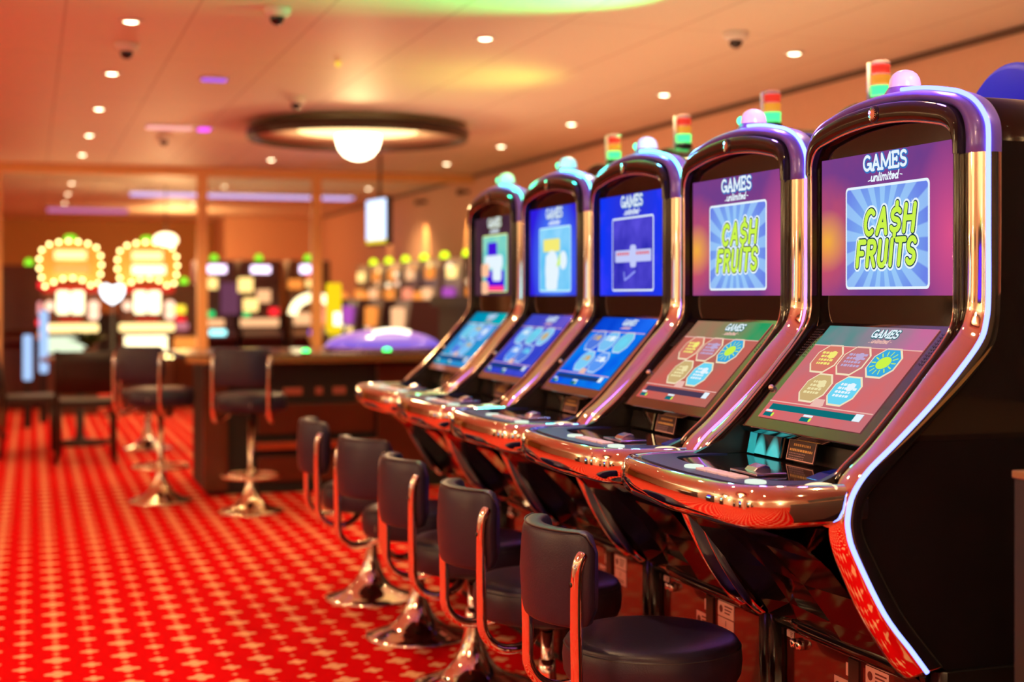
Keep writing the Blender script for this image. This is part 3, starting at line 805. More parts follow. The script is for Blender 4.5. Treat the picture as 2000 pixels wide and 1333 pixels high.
        MB().quadbox((1.6610 - X0, .246, .978), (0, 1, 0), (.2, 0, .98), (-.98, 0, .2), .034, .05, .0012).build('teal_reflection_strip', mat('teal_reflection_grain', srgb(20, 150, 165), .4, emit=srgb(30, 150, 165), strength=.8, bump=(400, .6)), t)
    # console tray
    shared('rim', tray_rim, 'console_rim', CHROME, t)
    def mattop():
        lt = lip_top(); pts = [(x, y) for x, y in lt] + [(1.70, -.29), (1.70, .29)]
        return MB().prism(pts, 'Z', .930, .9505)
    shared('mat', mattop, 'console_top', BLACKG, t)
    def matblue():
        out = [(x, y) for x, y in offset_tray(-.034)[6:-6]]; inn = [(x + .072, y * .84) for x, y in offset_tray(-.034)[6:-6]]
        return MB().prism(out + inn[::-1], 'Z', .9506, .9530)
    shared('matblue', matblue, 'arm_rest_mat', MATB, t)
    for kk, (y, x, sx, sy, ov) in enumerate(((.030, 1.400, .021, .026, 1), (-.030, 1.402, .016, .024, 0), (-.080, 1.404, .016, .022, 0), (-.124, 1.406, .016, .020, 0), (-.166, 1.408, .016, .018, 0), (-.252, 1.402, .021, .026, 1))):
        def b():
            if ov:
                return MB().add([(x + sx * math.cos(a), y + sy * math.sin(a), h) for h in (.9507, .958) for a in [2 * PI * q / 24 for q in range(24)]],
                                [tuple(range(24)), tuple(range(24, 48))] + [(q, (q + 1) % 24, (q + 1) % 24 + 24, q + 24) for q in range(24)])
            return MB().box(x - sx, x + sx, y - sy, y + sy, .9507, .9575)
        shared('btn%d' % kk, b, 'button', BTN if ov else BTNK, t, .002)
    def joy():
        return MB().prism([(-.020, .951), (.020, .951), (.016, .966), (.004, .974), (-.010, .974)], 'Y', -.245, -.195)
    def holder():
        mb = MB().box(1.455, 1.53, -.155, -.035, .9507, .957)
        mb.prism([(1.475, .955), (1.52, .955), (1.515, .966), (1.505, .970), (1.485, .964)], 'Y', -.105, -.060)
        return mb
    shared('holder', holder, 'ticket_slot', mat('violet_chrome', (.75, .66, .85), .15, 1.), t, .002)
    shared('blue_reflection', lambda: MB().prism([(1.545, .951), (1.66, .951), (1.66, .972), (1.58, .962)], 'Y', -.282, -.20), 'blue_reflection_wedge', mat('reflection_blue', (.01, .02, .30), .12), t, .003)  # blue reflection beside the console put in as a solid wedge
    # service lamp where the tray meets the frame
    def lamp():
        mb = MB(); F = Vector((1.510, -.0235, .941)); nrm = Vector((-.35, -.62, .70)).normalized(); r = Vector((.86, -.50, 0)); r = (r - nrm * r.dot(nrm)).normalized(); u = nrm.cross(r).normalized()
        rows = []
        for rr, h in ((1, -.006), (1, .0), (.8, .002), (.45, .003), (.02, .0035)):
            rows.append([F + Vector((0, -.300, 0)) + r * (.034 * rr * math.cos(a)) + u * (.0125 * rr * math.sin(a)) + nrm * (h + .012) for a in [2 * PI * q / 28 for q in range(28)]])
        return mb.grid(rows, closed=True)
    shared('lamp', lamp, 'corner_lamp', glow('corner_lamp', (1, .74, .42), 1.5), t)
    # emblem
    def emblem():
        return MB().lathe([(0, -.005), (.019, -.004), (.0212, 0), (0, 0)], 32, (1.8435, -.0, 1.7535), 'X')
    shared('emb', emblem, 'emblem_disc', BLACKG, t)
    pl = Plane((1.8382 - X0, 0, 1.7535), SR, (0, 0, 1), (-1, 0, 0)); mb = MB(); pts = []
    for q in range(32):
        a = 2 * PI * q / 32; r = .0162 if q % 2 == 0 else .0080
        pts.append((r * math.cos(a), r * math.sin(a)))
    if 'sun' in PARTMESH: o = PARTMESH['sun'].copy(); COL.objects.link(o); o.parent = t
    else: PARTMESH['sun'] = g_poly(mb, pl, pts, 0.0008).build('sun_emblem', mat('copper_sun', (.85, .48, .36), .3, .8), t, fix=False)
    # beacon on the crown
    shared('skirt', lambda: MB().lathe([(.0, 1.760), (.066, 1.762), (.063, 1.778), (.0565, 1.781), (.0565, 1.793), (.052, 1.796), (.038, 1.818), (.0, 1.819)], 40, (1.925, .0, 0)),
           'beacon_base', mat('violet_lacquer', (.30, .16, .55), .12, .5), t)
    shared('band_ring', lambda: MB().lathe([(.0565, 1.780), (.0590, 1.782), (.0590, 1.792), (.0565, 1.794)], 40, (1.925, 0, 0)), 'beacon_band', CHROME, t)
    tint = [(.74, .60, .76), (.70, .58, .76), (.5, .5, .66), (.45, .55, .6), (.35, .7, .5)][i]
    dm = mat('beacon_dome_%d' % i, tint, .18, 0, coat=.6, emit=tint, strength=.45)
    MB().lathe([(.0365, 1.816), (.0368, 1.824), (.0345, 1.838), (.0285, 1.849), (.019, 1.856), (.009, 1.8595), (0, 1.8605)], 32, (1.925, 0, 0)).build('beacon_dome', dm, t, OFF)
    if i >= 1:
        MB().ball((1.897, .020, 1.828), .013).build('dome_highlight', glow('green_highlight', (.10, 1, .45), 2.5), t, OFF)  # green highlight on the dome put in as a glowing ball
    base_unit(t, i)
    # jackpot service switch beside the lower screen
    shared('switch', lambda: MB().ball(LOWER.P(-.262, -.060, .002), .0085), 'service_socket', CHROME, t)

    # ---- upper screen
    us = MB().quadbox(U.o, U.r, U.u, U.n, UW, UH, .0008).build('upper_screen', screen_upper(i), t)
    TX, TY0, TY1 = -.000, -.153, .092
    mb = MB(); x0, x1 = TX - .170, TX + .172
    g_rect(mb, U, x0, x1, TY0, TY1, .0014, .012)
    mb.build('tile_border', [WHITE_E, WHITE_E, WHITE_E, glow('pale_yel', srgb(200, 246, 250), 1.05), glow('pale_yel2', srgb(226, 240, 150), 1.1)][i], us, fix=False)
    mb = MB(); g_rect(mb, U, x0 + .006, x1 - .006, TY0 + .006, TY1 - .006, .0019, .008)
    tm = [None, None, N('tile2'), N('tile3'), N('tile4')][i] if i > 1 else None
    if i <= 1: tmat = MATS.get('game_tile_picture_0') or tile_mat(0)
    else:
        s = tm; x, y, z = s.xyz(); nz = s.n('ShaderNodeTexNoise'); nz.inputs['Scale'].default_value = 10; s.l(s.tc, nz.inputs['Vector'])
        f = s.math('MULTIPLY', s.math('SUBTRACT', nz.outputs['Fac'], .25), 1.8, clamp=True)
        pal = [(srgb(40, 38, 170), srgb(92, 80, 220)), (srgb(90, 190, 240), srgb(150, 214, 250)), (srgb(70, 190, 200), srgb(150, 220, 190))][i - 2]
        tmat = s.emit(s.mix(f, *pal), 1.05)
    mb.build('game_tile', tmat, us, fix=False)
    cx, cy = TX + .004, TY0 + .122
    if i <= 1:
        jit = [.0, .02, .04, .07]
        jit2 = [-.02, -.02, -.03, -.01, .0, .03]
        for nm_, mt, tt, wv in (('lettering_halo', WHITE_E, .0285, .0024), ('lettering_outline', DKG_E, .0190, .0029), ('lettering', LIME_E, .0132, .0034)):
            mb = MB()
            g_text(mb, U, 'CA$H', cx + .014, cy + .035, .058, tt, wv, sx=1.10, gap=.20, slant=.16, jit=jit)
            g_text(mb, U, 'FRUITS', cx - .002, cy - .037, .056, tt, wv, sx=1.00, gap=.22, slant=.16, jit=jit2)
            mb.build(nm_, mt, us, fix=False)
        mb = MB()
        for sxx, syy, rr in ((cx + .105, cy + .072, .010), (cx - .115, cy - .004, .008), (cx + .002, cy - .066, .010)):
            g_poly(mb, U, [(sxx + (rr if q % 2 == 0 else rr * .22) * math.cos(PI * q / 4), syy + (rr if q % 2 == 0 else rr * .22) * math.sin(PI * q / 4)) for q in range(8)], .0039)
        mb.build('sparkles', WHITE_E, us, fix=False)
    elif i == 2:
        mb = MB(); g_rect(mb, U, cx - .145, cx + .150, cy - .026, cy + .014, .0024, .006); g_rect(mb, U, cx - .02, cx + .03, cy - .044, cy + .030, .0024, .012)
        mb.build('banner', glow('banner_pale', srgb(196, 204, 250), 1.0), us, fix=False)
        mb = MB(); rnd = random.Random(5); x = cx - .13
        while x < cx + .13:
            if abs(x - cx) > .03: g_rect(mb, U, x, x + .012, cy - .003, cy + .007, .003)
            x += .018
        mb.build('banner_marks', RED_E, us, fix=False)
        mb = MB(); g_line(mb, U, [(cx - .07, cy - .06), (cx - .065, cy - .085), (cx - .03, cy - .075), (cx + .0, cy - .064), (cx + .02, cy - .058)], .007, .0024)
        mb.build('squiggle', glow('squiggle', srgb(150, 160, 250), 1), us, fix=False)
    elif i == 3:
        mb = MB(); g_rect(mb, U, cx - .125, cx + .055, cy + .03, cy + .078, .0024, .01); mb.build('word_block', YEL_E, us, fix=False)
        mb = MB(); g_disc(mb, U, cx - .03, cy - .04, .075, .075, .0026, 24); g_disc(mb, U, cx + .09, cy - .005, .04, .035, .0026, 20); g_rect(mb, U, cx - .10, cx + .03, cy - .115, cy + .02, .0026, .02)
        mb.build('pale_shape', WHITE_E, us, fix=False)
        mb = MB(); g_poly(mb, U, [(cx + .02, cy - .03), (cx + .06, cy - .02), (cx + .06, cy + .03)], .0030); mb.build('yellow_mark', LIME_E, us, fix=False)
    else:
        mb = MB(); g_rect(mb, U, cx - .10, cx + .03, cy + .03, cy + .09, .0024, .004); g_rect(mb, U, cx - .12, cx + .13, cy - .118, cy - .03, .0024, .004); mb.build('violet_blocks', PURP_E, us, fix=False)
        mb = MB(); g_rect(mb, U, cx - .14, cx + .11, cy - .02, cy + .035, .0028, .02); g_rect(mb, U, cx - .03, cx + .09, cy - .075, cy - .0, .0028, .02); mb.build('pale_blocks', WHITE_E, us, fix=False)
        mb = MB(); g_rect(mb, U, cx - .09, cx + .12, cy - .118, cy - .095, .0030); mb.build('pink_block', glow('hotpink', srgb(250, 60, 130), 1.2), us, fix=False)
        mb = MB(); g_rect(mb, U, cx - .185, cx - .08, cy - .055, cy + .0, .0030, .01); g_rect(mb, U, cx - .185, cx - .09, cy - .13, cy - .075, .0030, .01); mb.build('peach_block', glow('peachb', srgb(250, 190, 150), 1.1), us, fix=False)
    games_title(U, TX - .002, .143, .034, us, sx=1.36, col=BLUE_E if i < 4 else glow('olive_back', srgb(150, 150, 60), 1))
    # ---- lower screen
    ls = MB().quadbox(L_.o, L_.r, L_.u, L_.n, LW, LH, .0010).build('lower_screen', lower_mat(i), t)
    mb = MB(); g_rect(mb, L_, -LW / 2, LW / 2, LH * .29, LH / 2, .0016); mb.build('title_strip', top_strip_mat(i), ls, fix=False)
    mb = MB(); g_rect(mb, L_, -LW / 2, LW / 2, LH * .28, LH * .29, .0020); g_rect(mb, L_, -LW / 2, LW / 2, -LH * .335, -LH * .325, .0020); mb.build('divider_lines', PINK_E, ls, fix=False)
    games_title(L_, .040, LH * .43, .022, ls, sx=1.25, col=TEAL_E if i < 2 else BLUE_E, small=True)
    cells = [(-.123, .043, glow('brick', srgb(214, 122, 104), 1), YEL_E), (-.006, .043, glow('rosewood', srgb(196, 118, 122), 1), glow('mauve', srgb(190, 170, 210), 1)), (.118, .043, glow('sky', srgb(60, 170, 224), 1), LIME_E),
             (-.072, -.045, GOLD_E, glow('cream_e', srgb(240, 226, 170), 1)), (.052, -.045, CYAN_E, WHITE_E)]
    if i >= 2: cells = [(a, b, glow('cell_%d_%d' % (i, q), srgb(*[(120, 200, 244), (90, 150, 240), (80, 120, 220), (120, 190, 240), (110, 200, 230)][(q + i) % 5]), 1.05), [WHITE_E, CYAN_E, GOLD_E][(q + i) % 3]) for q, (a, b, _, _) in enumerate(cells)]
    for q, (a, b, m1, m2) in enumerate(cells):
        mb = MB(); g_poly(mb, L_, octagon(a, b, .056, .044), .0018); bd = mb.build('game_icon', glow('icon_border', srgb(244, 226, 190), 1.0) if i < 2 else glow('icon_border_blue', srgb(196, 222, 250), 1), ls, fix=False)
        mb = MB(); g_poly(mb, L_, octagon(a, b, .051, .039), .0024)
        rr = MB(); rnd = random.Random(q * 7 + 1)
        if q in (0, 1, 4, 3):
            for k in range(4 if i < 2 else 2):
                yy = b + .018 - k * .011; x = a - .036 + rnd.uniform(0, .01)
                while x < a + .030: wd = rnd.uniform(.006, .014); g_rect(rr, L_, x, x + wd, yy - .0034, yy + .0034, .0030, .0015); x += wd + .003
            g_disc(rr, L_, a + .016, b + .012, .016, .012, .0033, 16)
        else:
            g_disc(rr, L_, a, b, .026, .018, .0030, 20)
            for k in range(14): 
                aa = 2 * PI * k / 14; g_line(rr, L_, [(a + .031 * math.cos(aa), b + .022 * math.sin(aa)), (a + .046 * math.cos(aa), b + .033 * math.sin(aa))], .003, .0030)
        # the icon picture and its marks are flat print on the icon
        o1 = mb.build('icon_picture', m1, None, fix=False); o2 = rr.build('icon_marks', m2, None, fix=False)
        # merge into the icon mesh so that one icon is one sub-part with three printed colours
        me = bd.data
        import bmesh
        bm = bmesh.new(); bm.from_mesh(me)
        for kx, o in ((1, o1), (2, o2)):
            n0 = len(bm.faces); bm.from_mesh(o.data); bm.faces.ensure_lookup_table()
            for fidx in range(n0, len(bm.faces)): bm.faces[fidx].material_index = kx
            me.materials.append(o.data.materials[0])
        bm.to_mesh(me); bm.free()
        for o in (o1, o2): bpy.data.objects.remove(o)
    mb = MB(); g_rect(mb, L_, -.200, .196, -LH * .415, -LH * .355, .0020); mb.build('message_bar', TEAL_E if i == 0 else glow('bar_%d' % i, srgb(74, 58, 84) if i == 1 else srgb(30, 60, 120), 1), ls, fix=False)
    for a in ((.166, .196, .415, .345), (-.205, -.175, .44, .42), (-.03, .01, .44, .42)):
        mb = MB(); g_rect(mb, L_, a[0], a[1], -LH * a[2], -LH * a[3], .0026); mb.build('white_field', WHITE_E, ls, fix=False)
    for a in (-.205, -.035):
        mb = MB(); g_rect(mb, L_, a, a + .04, -LH * .485, -LH * .445, .0022); mb.build('credit_field', TEAL_E, ls, fix=False)
    mb = MB(); g_disc(mb, L_, -.163, -LH * .465, .005, .006, .0028); g_disc(mb, L_, .008, -LH * .465, .005, .006, .0028); mb.build('lime_marks', LIME_E, ls, fix=False)
    mb = MB(); g_poly(mb, L_, [(-.035, -.075), (.005, -.075), (.014, -.093), (.005, -.097), (-.04, -.097)], .0020); mb.build('small_icon', PINK_E, ls, fix=False)
    # coloured spill of the crown and neon light
    nc = [(.35, .35, 1), (.4, .35, 1), (.3, .9, .8), (.3, .9, .8), (.2, 1, .5)][i]
    return t
LAB = ['nearest slot machine with violet screen and full white-blue neon line down its side',
       'second nearest slot machine with violet screen and greenish glass beside its lower screen',
       'middle slot machine with deep blue screens and a pale banner across the upper one',
       'second farthest slot machine with bright pale blue tile on a violet-blue screen',
       'farthest slot machine of the front row with yellow-bordered tile and turquoise lower screen']
for i in range(5): slot_machine(i, LAB[i])
# ------------------------------------------------------------------ stools
def make_stool(label, h=0.512, base_r=.205, footring=False, back=True):
    """faces +X; origin at the floor under the seat centre"""
    t = thing('swivel_stool', label, 'stool', (0, 0, 0), group='swivel stools at the slot machines' if not footring else 'high swivel stools at the gaming table')
    k = h - .512; met = GOLDCH if footring else CHROME
    prof = [(base_r, 0), (base_r + .002, .006), (base_r - .006, .013), (.165, .022), (.12, .038), (.085, .062), (.06, .095), (.042, .135), (.031, .18), (.026, .23), (.0245, .27), (0, .27)]
    MB().lathe([(0, 0)] + prof, 48).build('pedestal', met, t)
    MB().lathe([(.0185, .24), (.0185, h - .145), (0, h - .145)], 24).build('column', met, t)
    MB().lathe([(.0235, h - .155), (.0235, h - .118), (0, h - .118), (0, h - .155)], 24).build('collar', BLACKS, t)
    MB().box(-.15, .15, -.035, .035, h - .118, h - .108).box(-.035, .035, -.15, .15, h - .118, h - .108).build('seat_bracket', BLACKS, t)
    R = .2165
    seat = [(0, h - .112), (R - .03, h - .112), (R - .008, h - .104), (R, h - .088), (R + .003, h - .055), (R, h - .026), (R - .0015, h - .0225), (R - .004, h - .0215), (R - .003, h - .019), (R - .009, h - .010), (R - .025, h - .002), (R - .06, h + .004), (R - .12, h + .006), (0, h + .006)]
    s = MB().lathe(seat, 64).build('seat', LEATHER, t)
    MB().lathe([(R - .001, h - .0255), (R + .0008, h - .0245), (R - .001, h - .0235)], 64).build('seam', PIPING, s)
    MB().box(-R - .0045, -R - .001, -.05, -.045, h - .075, h - .052).build('fabric_tag', mat('grey_tag', (.3, .28, .28), .5), s)
    # backrest: padded panel bent around the sitter
    rc = .235; cxx = -.322 + rc; hw = .218; z0, z1 = h + .058, h + .282
    rows = []; nu, nv = 25, 15
    def outline(u):      # u -1..1 ; half-height shrinks at the rounded corners
        a = abs(u); c = .80
        if a <= c: return 1.0
        q = (a - c) / (1 - c); return 1 - (1 - math.sqrt(max(0, 1 - q * q))) * .42
    ang = hw / rc
    loop = []
    zc, zh = (z0 + z1) / 2, (z1 - z0) / 2
    for i in range(nu):
        u = -1 + 2 * i / (nu - 1); a = u * ang; hh = zh * outline(u); th = .027 * (1 - .55 * max(0, (abs(u) - .88) / .12) ** 2)
        dip = -.012 * math.cos(u * PI) * 0
        row = []
        for j in range(28):
            b = 2 * PI * j / 28; cs, sn = math.cos(b), math.sin(b)
            e = .32
            rr = rc - .027 + th * (abs(cs) ** e) * (1 if cs > 0 else -1)
            zz = zc + hh * (abs(sn) ** .42) * (1 if sn > 0 else -1)
            rr += .012 * (1 - abs(zz - zc) / zh) * (1 if cs > 0 else -.4) * 0.5
            row.append((cxx - rr * math.cos(a), rr * math.sin(a), zz))
        rows.append(row)
    mb = MB().grid(rows, closed=True); mb.add(rows[0], [tuple(range(28))]); mb.add(rows[-1], [tuple(range(28))])
    b = mb.build('backrest', LEATHER, t)
    # seam bead around the outer face
    pp = []
    for i in range(nu):
        u = (-1 + 2 * i / (nu - 1)) * .985; a = u * ang; pp.append((cxx - (rc - .006) * math.cos(a), (rc - .006) * math.sin(a), zc + zh * outline(u) * .985))
    MB().tube(pp, .0022, 8).build('piping', PIPING, b)
    # J-shaped tubes
    for sg in (-1, 1):
        y = sg * .17; xa = -.262
        path = [(xa + .016, y * .985, h + .232), (xa + .008, y, h + .222), (xa, y, h + .19), (xa - .002, y, h + .10), (xa, y, h - .03)]
        path += [(xa + .085 - .085 * math.cos(q), y, h - .075 - .085 * math.sin(q)) for q in [PI / 2 * k / 8 for k in range(0, 9)]]
        path += [(xa + .12, y * .96, h - .158), (xa + .155, y * .85, h - .145), (xa + .185, y * .66, h - .122)]
        path = catmull(path, 3)
        tb = MB().tube(path, .0145, 14).build('back_tube', CHROME, t)
        MB().lathe([(0, 0), (.006, 0), (.006, .003), (0, .003)], 12, (xa - .0175, y, h + .165), 'X').build('bolt', BLACKS, tb)
    if footring:
        pts = [(.175 * math.cos(a), .175 * math.sin(a), .225) for a in [2 * PI * q / 36 for q in range(37)]]
        mb = MB().tube(pts, .011, 10, cap=False)
        for a in (0, 2 * PI / 3, 4 * PI / 3): mb.tube([(.02 * math.cos(a), .02 * math.sin(a), .225), (.17 * math.cos(a), .17 * math.sin(a), .225)], .008, 8)
        mb.build('foot_ring', GOLDCH, t)
    return t
SL = ['dark leather swivel stool nearest the viewer, its whole round seat in view',
      'second nearest dark leather swivel stool, its base cut by the bottom edge',
      'middle dark leather swivel stool, third of the five by the machines',
      'fourth dark leather swivel stool, second farthest of the five by the machines',
      'farthest dark leather swivel stool of the row, narrow backrest next to the gaming table']
st0 = make_stool(SL[0])
pos = [(1.440, 3.215, 0), (1.437, 3.955, .03), (1.437, 4.70, .02), (1.437, 5.44, .30), (1.427, 6.20, -.05)]
st0.location = (*pos[0][:2], 0)
for i in range(1, 5): dup(st0, (pos[i][0], pos[i][1], 0), pos[i][2], SL[i])

hs = make_stool('high swivel stool with chrome foot ring standing before the corner of the gaming table', h=.735, base_r=.20, footring=True)
hs.location = (1.29, 8.90, 0); hs.rotation_euler = (0, 0, PI / 2 - .38)
dup(hs, (.80, 9.55, 0), .9, 'high swivel stool with foot ring at the left side of the gaming table')
dup(st0, (.97, 12.86, 0), 1.25, 'low swivel stool far back, right of the dark wooden chair seen from behind')

# ------------------------------------------------------------------ rear bank, back to back with the front row
TW_R = glow('tower_red', srgb(225, 30, 20), .8)
def rear_machine(y, label, i):
    t = thing('rear_cabinet', label, 'slot machine', (2.573, y, 0), group='dark machines standing back to back with the front row')
    hw, zt = .22, 1.948
    pts = [(-hw, .0), (-hw, 1.80)] + [(-hw * math.cos(a), 1.80 + (zt - 1.80) * math.sin(a)) for a in [PI * q / 20 for q in range(1, 20)]] + [(hw, 1.80), (hw, 0)]
    MB().prism(pts, 'X', -.10, .24).build('cabinet', BLACKG, t, bevel=.015)
    MB().box(-.112, -.099, -.20, .20, .3, 1.2).build('service_door', BLACKS, t, bevel=.004)
    # light tower
    tw = thing('signal_tower', ['signal tower with red, amber and green lights behind the nearest dome', 'signal tower with red, amber and green lights to the right of the second dome', 'signal tower with red, amber and green lights right of the middle dome', 'farthest signal tower with red, amber and green lights, left of the middle dome'][i], 'signal light', (2.573, y, zt), group='coloured signal towers above the machines')
    MB().lathe([(0, 0), (.036, 0), (.036, .014), (.028, .022), (.0, .022)], 24).build('socket', BLACKS, tw)
    cl = mat('clear_plastic', (.95, .9, .95), .08); p = cl.node_tree.nodes['Principled BSDF']; p.inputs['Transmission Weight'].default_value = .6
    z = .022
    for nm, m, h in (('green_lamp', glow('tower_green', (.05, 1.0, .22), 2.2), .034), ('amber_lamp', mat('tower_amber', (.85, .36, .05), .2, emit=(1, .42, .03), strength=.55), .034), ('red_lamp', mat('tower_red_p', (.7, .03, .02), .2, emit=(1, .06, .03), strength=.6), .032)):
        MB().lathe([(0, z), (.029, z), (.029, z + h - .004), (.031, z + h - .003), (.031, z + h), (0, z + h)], 24).build(nm, m, tw)
        MB().lathe([(.0295, z + .001), (.0325, z + .001), (.0325, z + .004), (.0295, z + .004)], 24).build('rib', cl, tw)
        z += h
    MB().lathe([(0, z), (.030, z), (.030, z + .010), (.024, z + .016), (0, z + .017)], 24).build('cap', cl, tw)
    MB().lathe([(0, .0), (.0065, .0), (.0065, z + .012), (0, z + .012)], 12, (-.030, .022, 0)).build('conduit', WHITEP, tw)
for i, y in enumerate((3.965, 4.67, 5.42, 6.168)):
    rear_machine(y, ['dark rounded machine back rising behind the nearest slot machine', 'dark machine back behind the second nearest slot machine', 'dark machine back behind the middle slot machine', 'dark machine back behind the second farthest slot machine'][i], i)
t = thing('round_topper_machine', 'machine with big round blue topper at the right edge of the picture', 'slot machine', (2.573, 3.22, 0))
MB().box(-.33, .28, -.34, .34, 0, 1.58).build('cabinet', BLACKG, t, bevel=.02)
MB().lathe([(0, -.10), (.185, -.10), (.205, -.08), (.205, .08), (.185, .10), (0, .10)], 56, (0, 0, 1.755), 'X').build('round_topper', mat('blue_topper', (.005, .006, .22), .6, emit=(.008, .008, .5), strength=.5, spec=.15), t)
# black end cabinet in the right foreground
t = thing('end_cabinet', 'black cabinet edge at the lower right border with worn brass-coloured top', 'cabinet', (1.96, 2.14, 0))
MB().box(-.251, .85, -1.9, .06, 0, 1.0).build('cabinet', BLACKM, t, bevel=.004)
MB().box(-.254, .85, -1.9, .063, 1.0, 1.015).build('top_edge', mat('brass_edge', (.35, .20, .08), .4, .6), t, bevel=.003)

# ------------------------------------------------------------------ gaming table with its glowing dome
WOODM = mat('mahogany', (.13, .028, .012), .3, noise=(7, (.09, .018, .008)), coat=.3)
t = thing('roulette_table', 'long dark gaming table with mahogany posts, brass edge and drawers', 'gaming table', (1.85, 9.9, 0))
ang = -.0
MB().box(-.73, .95, -.18, .75, .0, .88).build('body', BLACKM, t, bevel=.01)
MB().prism([(-.86, -.16), (-.74, -.36), (1.10, -.36), (1.15, .85), (-.80, .85), (-.90, .70)], 'Z', .90, .945).build('table_top', mat('dark_table_top', (.05, .028, .018), .22, coat=.4), t, bevel=.01)
MB().prism([(-.87, -.16), (-.745, -.37), (1.11, -.37), (1.11, -.355), (-.74, -.355), (-.855, -.155)], 'Z', .885, .93).build('brass_edge', mat('brass_rail', (.62, .38, .16), .25, .8), t, bevel=.003)
MB().box(-.76, -.60, -.22, -.175, .03, .86).build('corner_post', WOODM, t, bevel=.005)
MB().box(.42, .74, -.24, -.175, .03, .86).build('side_cabinet', WOODM, t, bevel=.005)
MB().lathe([(0, -.012), (.05, -.012), (.055, 0), (0, 0)], 24, (.58, -.242, .58), 'Y').build('round_emblem', mat('emblem_pink', (.75, .35, .28), .5), t)
for k, (z0, z1) in enumerate(((.08, .25), (.40, .60))):
    MB().box(-.40, .40, -.21, -.175, z0, z1).build('drawer', WOODM, t, bevel=.006)
MB().box(-.42, .42, -.26, -.175, .30, .345).build('foot_shelf', mat('red_wood', (.42, .06, .02), .35), t, bevel=.004)
for x, wd in ((-.16, .13), (.02, .05), (.16, .09)):
    MB().box(x - wd / 2, x + wd / 2, -.19, -.175, .66, .71).build('label_plate', mat('plate_pink', (.5, .15, .11), .6), t, bevel=.003)
for k, (x, y, lab) in enumerate(((-.38, -.30, 'green light cluster on the table rim near the middle post'), (-.10, -.33, 'bright green light on the gaming table rim, left of the glowing dome'), (.46, -.33, 'bright green light on the gaming table rim in front of the glowing dome'))):
    g = thing('rim_light', lab, 'indicator light', (1.85 + x, 9.9 + y, .945), group='green lights on the gaming table')
    MB().lathe([(0, 0), (.034, 0), (.034, .012), (0, .012)], 20).build('housing', BLACKM, g)
    MB().lathe([(0, .012), (.028, .012), (.026, .024), (.014, .032), (0, .034)], 20).build('lens', glow('rim_green', (.06, 1, .16), 5.5), g)
g = thing('roulette_dome', 'glowing lilac arched dome on the gaming table', 'roulette dome', (2.42, 10.15, .945))
R = .42
MB().lathe([(R, 0), (R + .02, .0), (R + .02, .02), (R, .025)], 48).build('rim', mat('violet_rim', (.4, .25, .6), .2, .7), g)
rows = [[(R * math.cos(a) * math.cos(b), R * math.sin(a) * math.cos(b), .01 + .135 * math.sin(b)) for a in [2 * PI * q / 48 for q in range(48)]] for b in [PI / 2 * k / 12 for k in range(12)] + [PI / 2 - .01]]
s = N('lilac_dome'); x, y, z = s.xyz(); f = s.math('MULTIPLY', z, 8, clamp=True)
MB().grid(rows, closed=True).build('dome', s.emit(s.mix(f, srgb(70, 70, 230), srgb(206, 150, 232)), .95, .5), g)
pts = [(.16 * math.sin(a), -.26 - .06 * math.cos(a) * 0, .128 + .018 * math.cos(a * 1.6)) for a in [(-1 + 2 * q / 12) * 1.0 for q in range(13)]]
MB().tube(pts, .016, 10).build('light_bar', glow('dome_bar', (1, .86, .62), 3.0), g)

# ------------------------------------------------------------------ left seating corner
DW = mat('dark_stained_wood', (.016, .008, .006), .35)
def wooden_chair(loc, rz, label):
    t = thing('dining_chair', label, 'chair', loc, rz, group='dark wooden chairs in the left corner')
    MB().prism([(-.22, -.22), (.22, -.22), (.24, .22), (-.24, .22)], 'Z', .44, .50).build('seat', mat('black_upholstery', (.03, .022, .02), .5), t, bevel=.015)
    rows = []
    for z, th in ((.56, 0), (.70, .0), (.80, .0), (.895, .0)):
        rows.append([(-.235 + .47 * q / 10, -.255 - .035 * (z - .5) / .4 - .03 * math.sin(PI * q / 10), z) for q in range(11)])
    mb = MB().grid(rows); mb.grid([[(x, y - .025, z) for x, y, z in r] for r in rows])
    for r in (rows[0], rows[-1]): mb.grid([r, [(x, y - .025, z) for x, y, z in r]], sm=False)
    for c in (0, -1): mb.grid([[r[c] for r in rows], [(r[c][0], r[c][1] - .025, r[c][2]) for r in rows]], sm=False)
    mb.build('backrest', mat('dark_back', (.012, .005, .004), .45), t)
    for sx in (-1, 1):
        MB().tube([(sx * .222, -.30, .90), (sx * .222, -.25, .60), (sx * .218, -.225, .45), (sx * .225, -.27, 0)], [.017, .019, .021, .016], 10).build('rear_leg', DW, t)
        MB().tube([(sx * .215, .20, .45), (sx * .215, .205, 0)], [.021, .015], 10).build('front_leg', DW, t)
    MB().box(-.22, .22, -.235, -.215, .16, .19).build('stretcher', DW, t, bevel=.004)
    return t
wooden_chair((.42, 12.12, 0), -.02, 'dark wooden chair seen from behind, in the left middle of the carpet')
wooden_chair((-.0, 12.72, 0), -1.45, 'dark wooden chair side-on at the left border behind the open door frame')
t = thing('bistro_table', 'small dark table between the wooden chairs with a pale edge', 'table', (.42, 13.45, 0))
MB().lathe([(0, .745), (.33, .745), (.34, .755), (.34, .772), (.33, .78), (0, .78)], 40).build('table_top', mat('table_top_brown', (.22, .11, .05), .3), t)
MB().lathe([(0, 0), (.24, 0), (.24, .02), (.05, .05), (.035, .1), (.035, .745), (0, .745)], 28).build('pedestal', DW, t)
LEAF = mat('leaf_green', (.035, .10, .02), .5, noise=(20, (.08, .16, .03)))
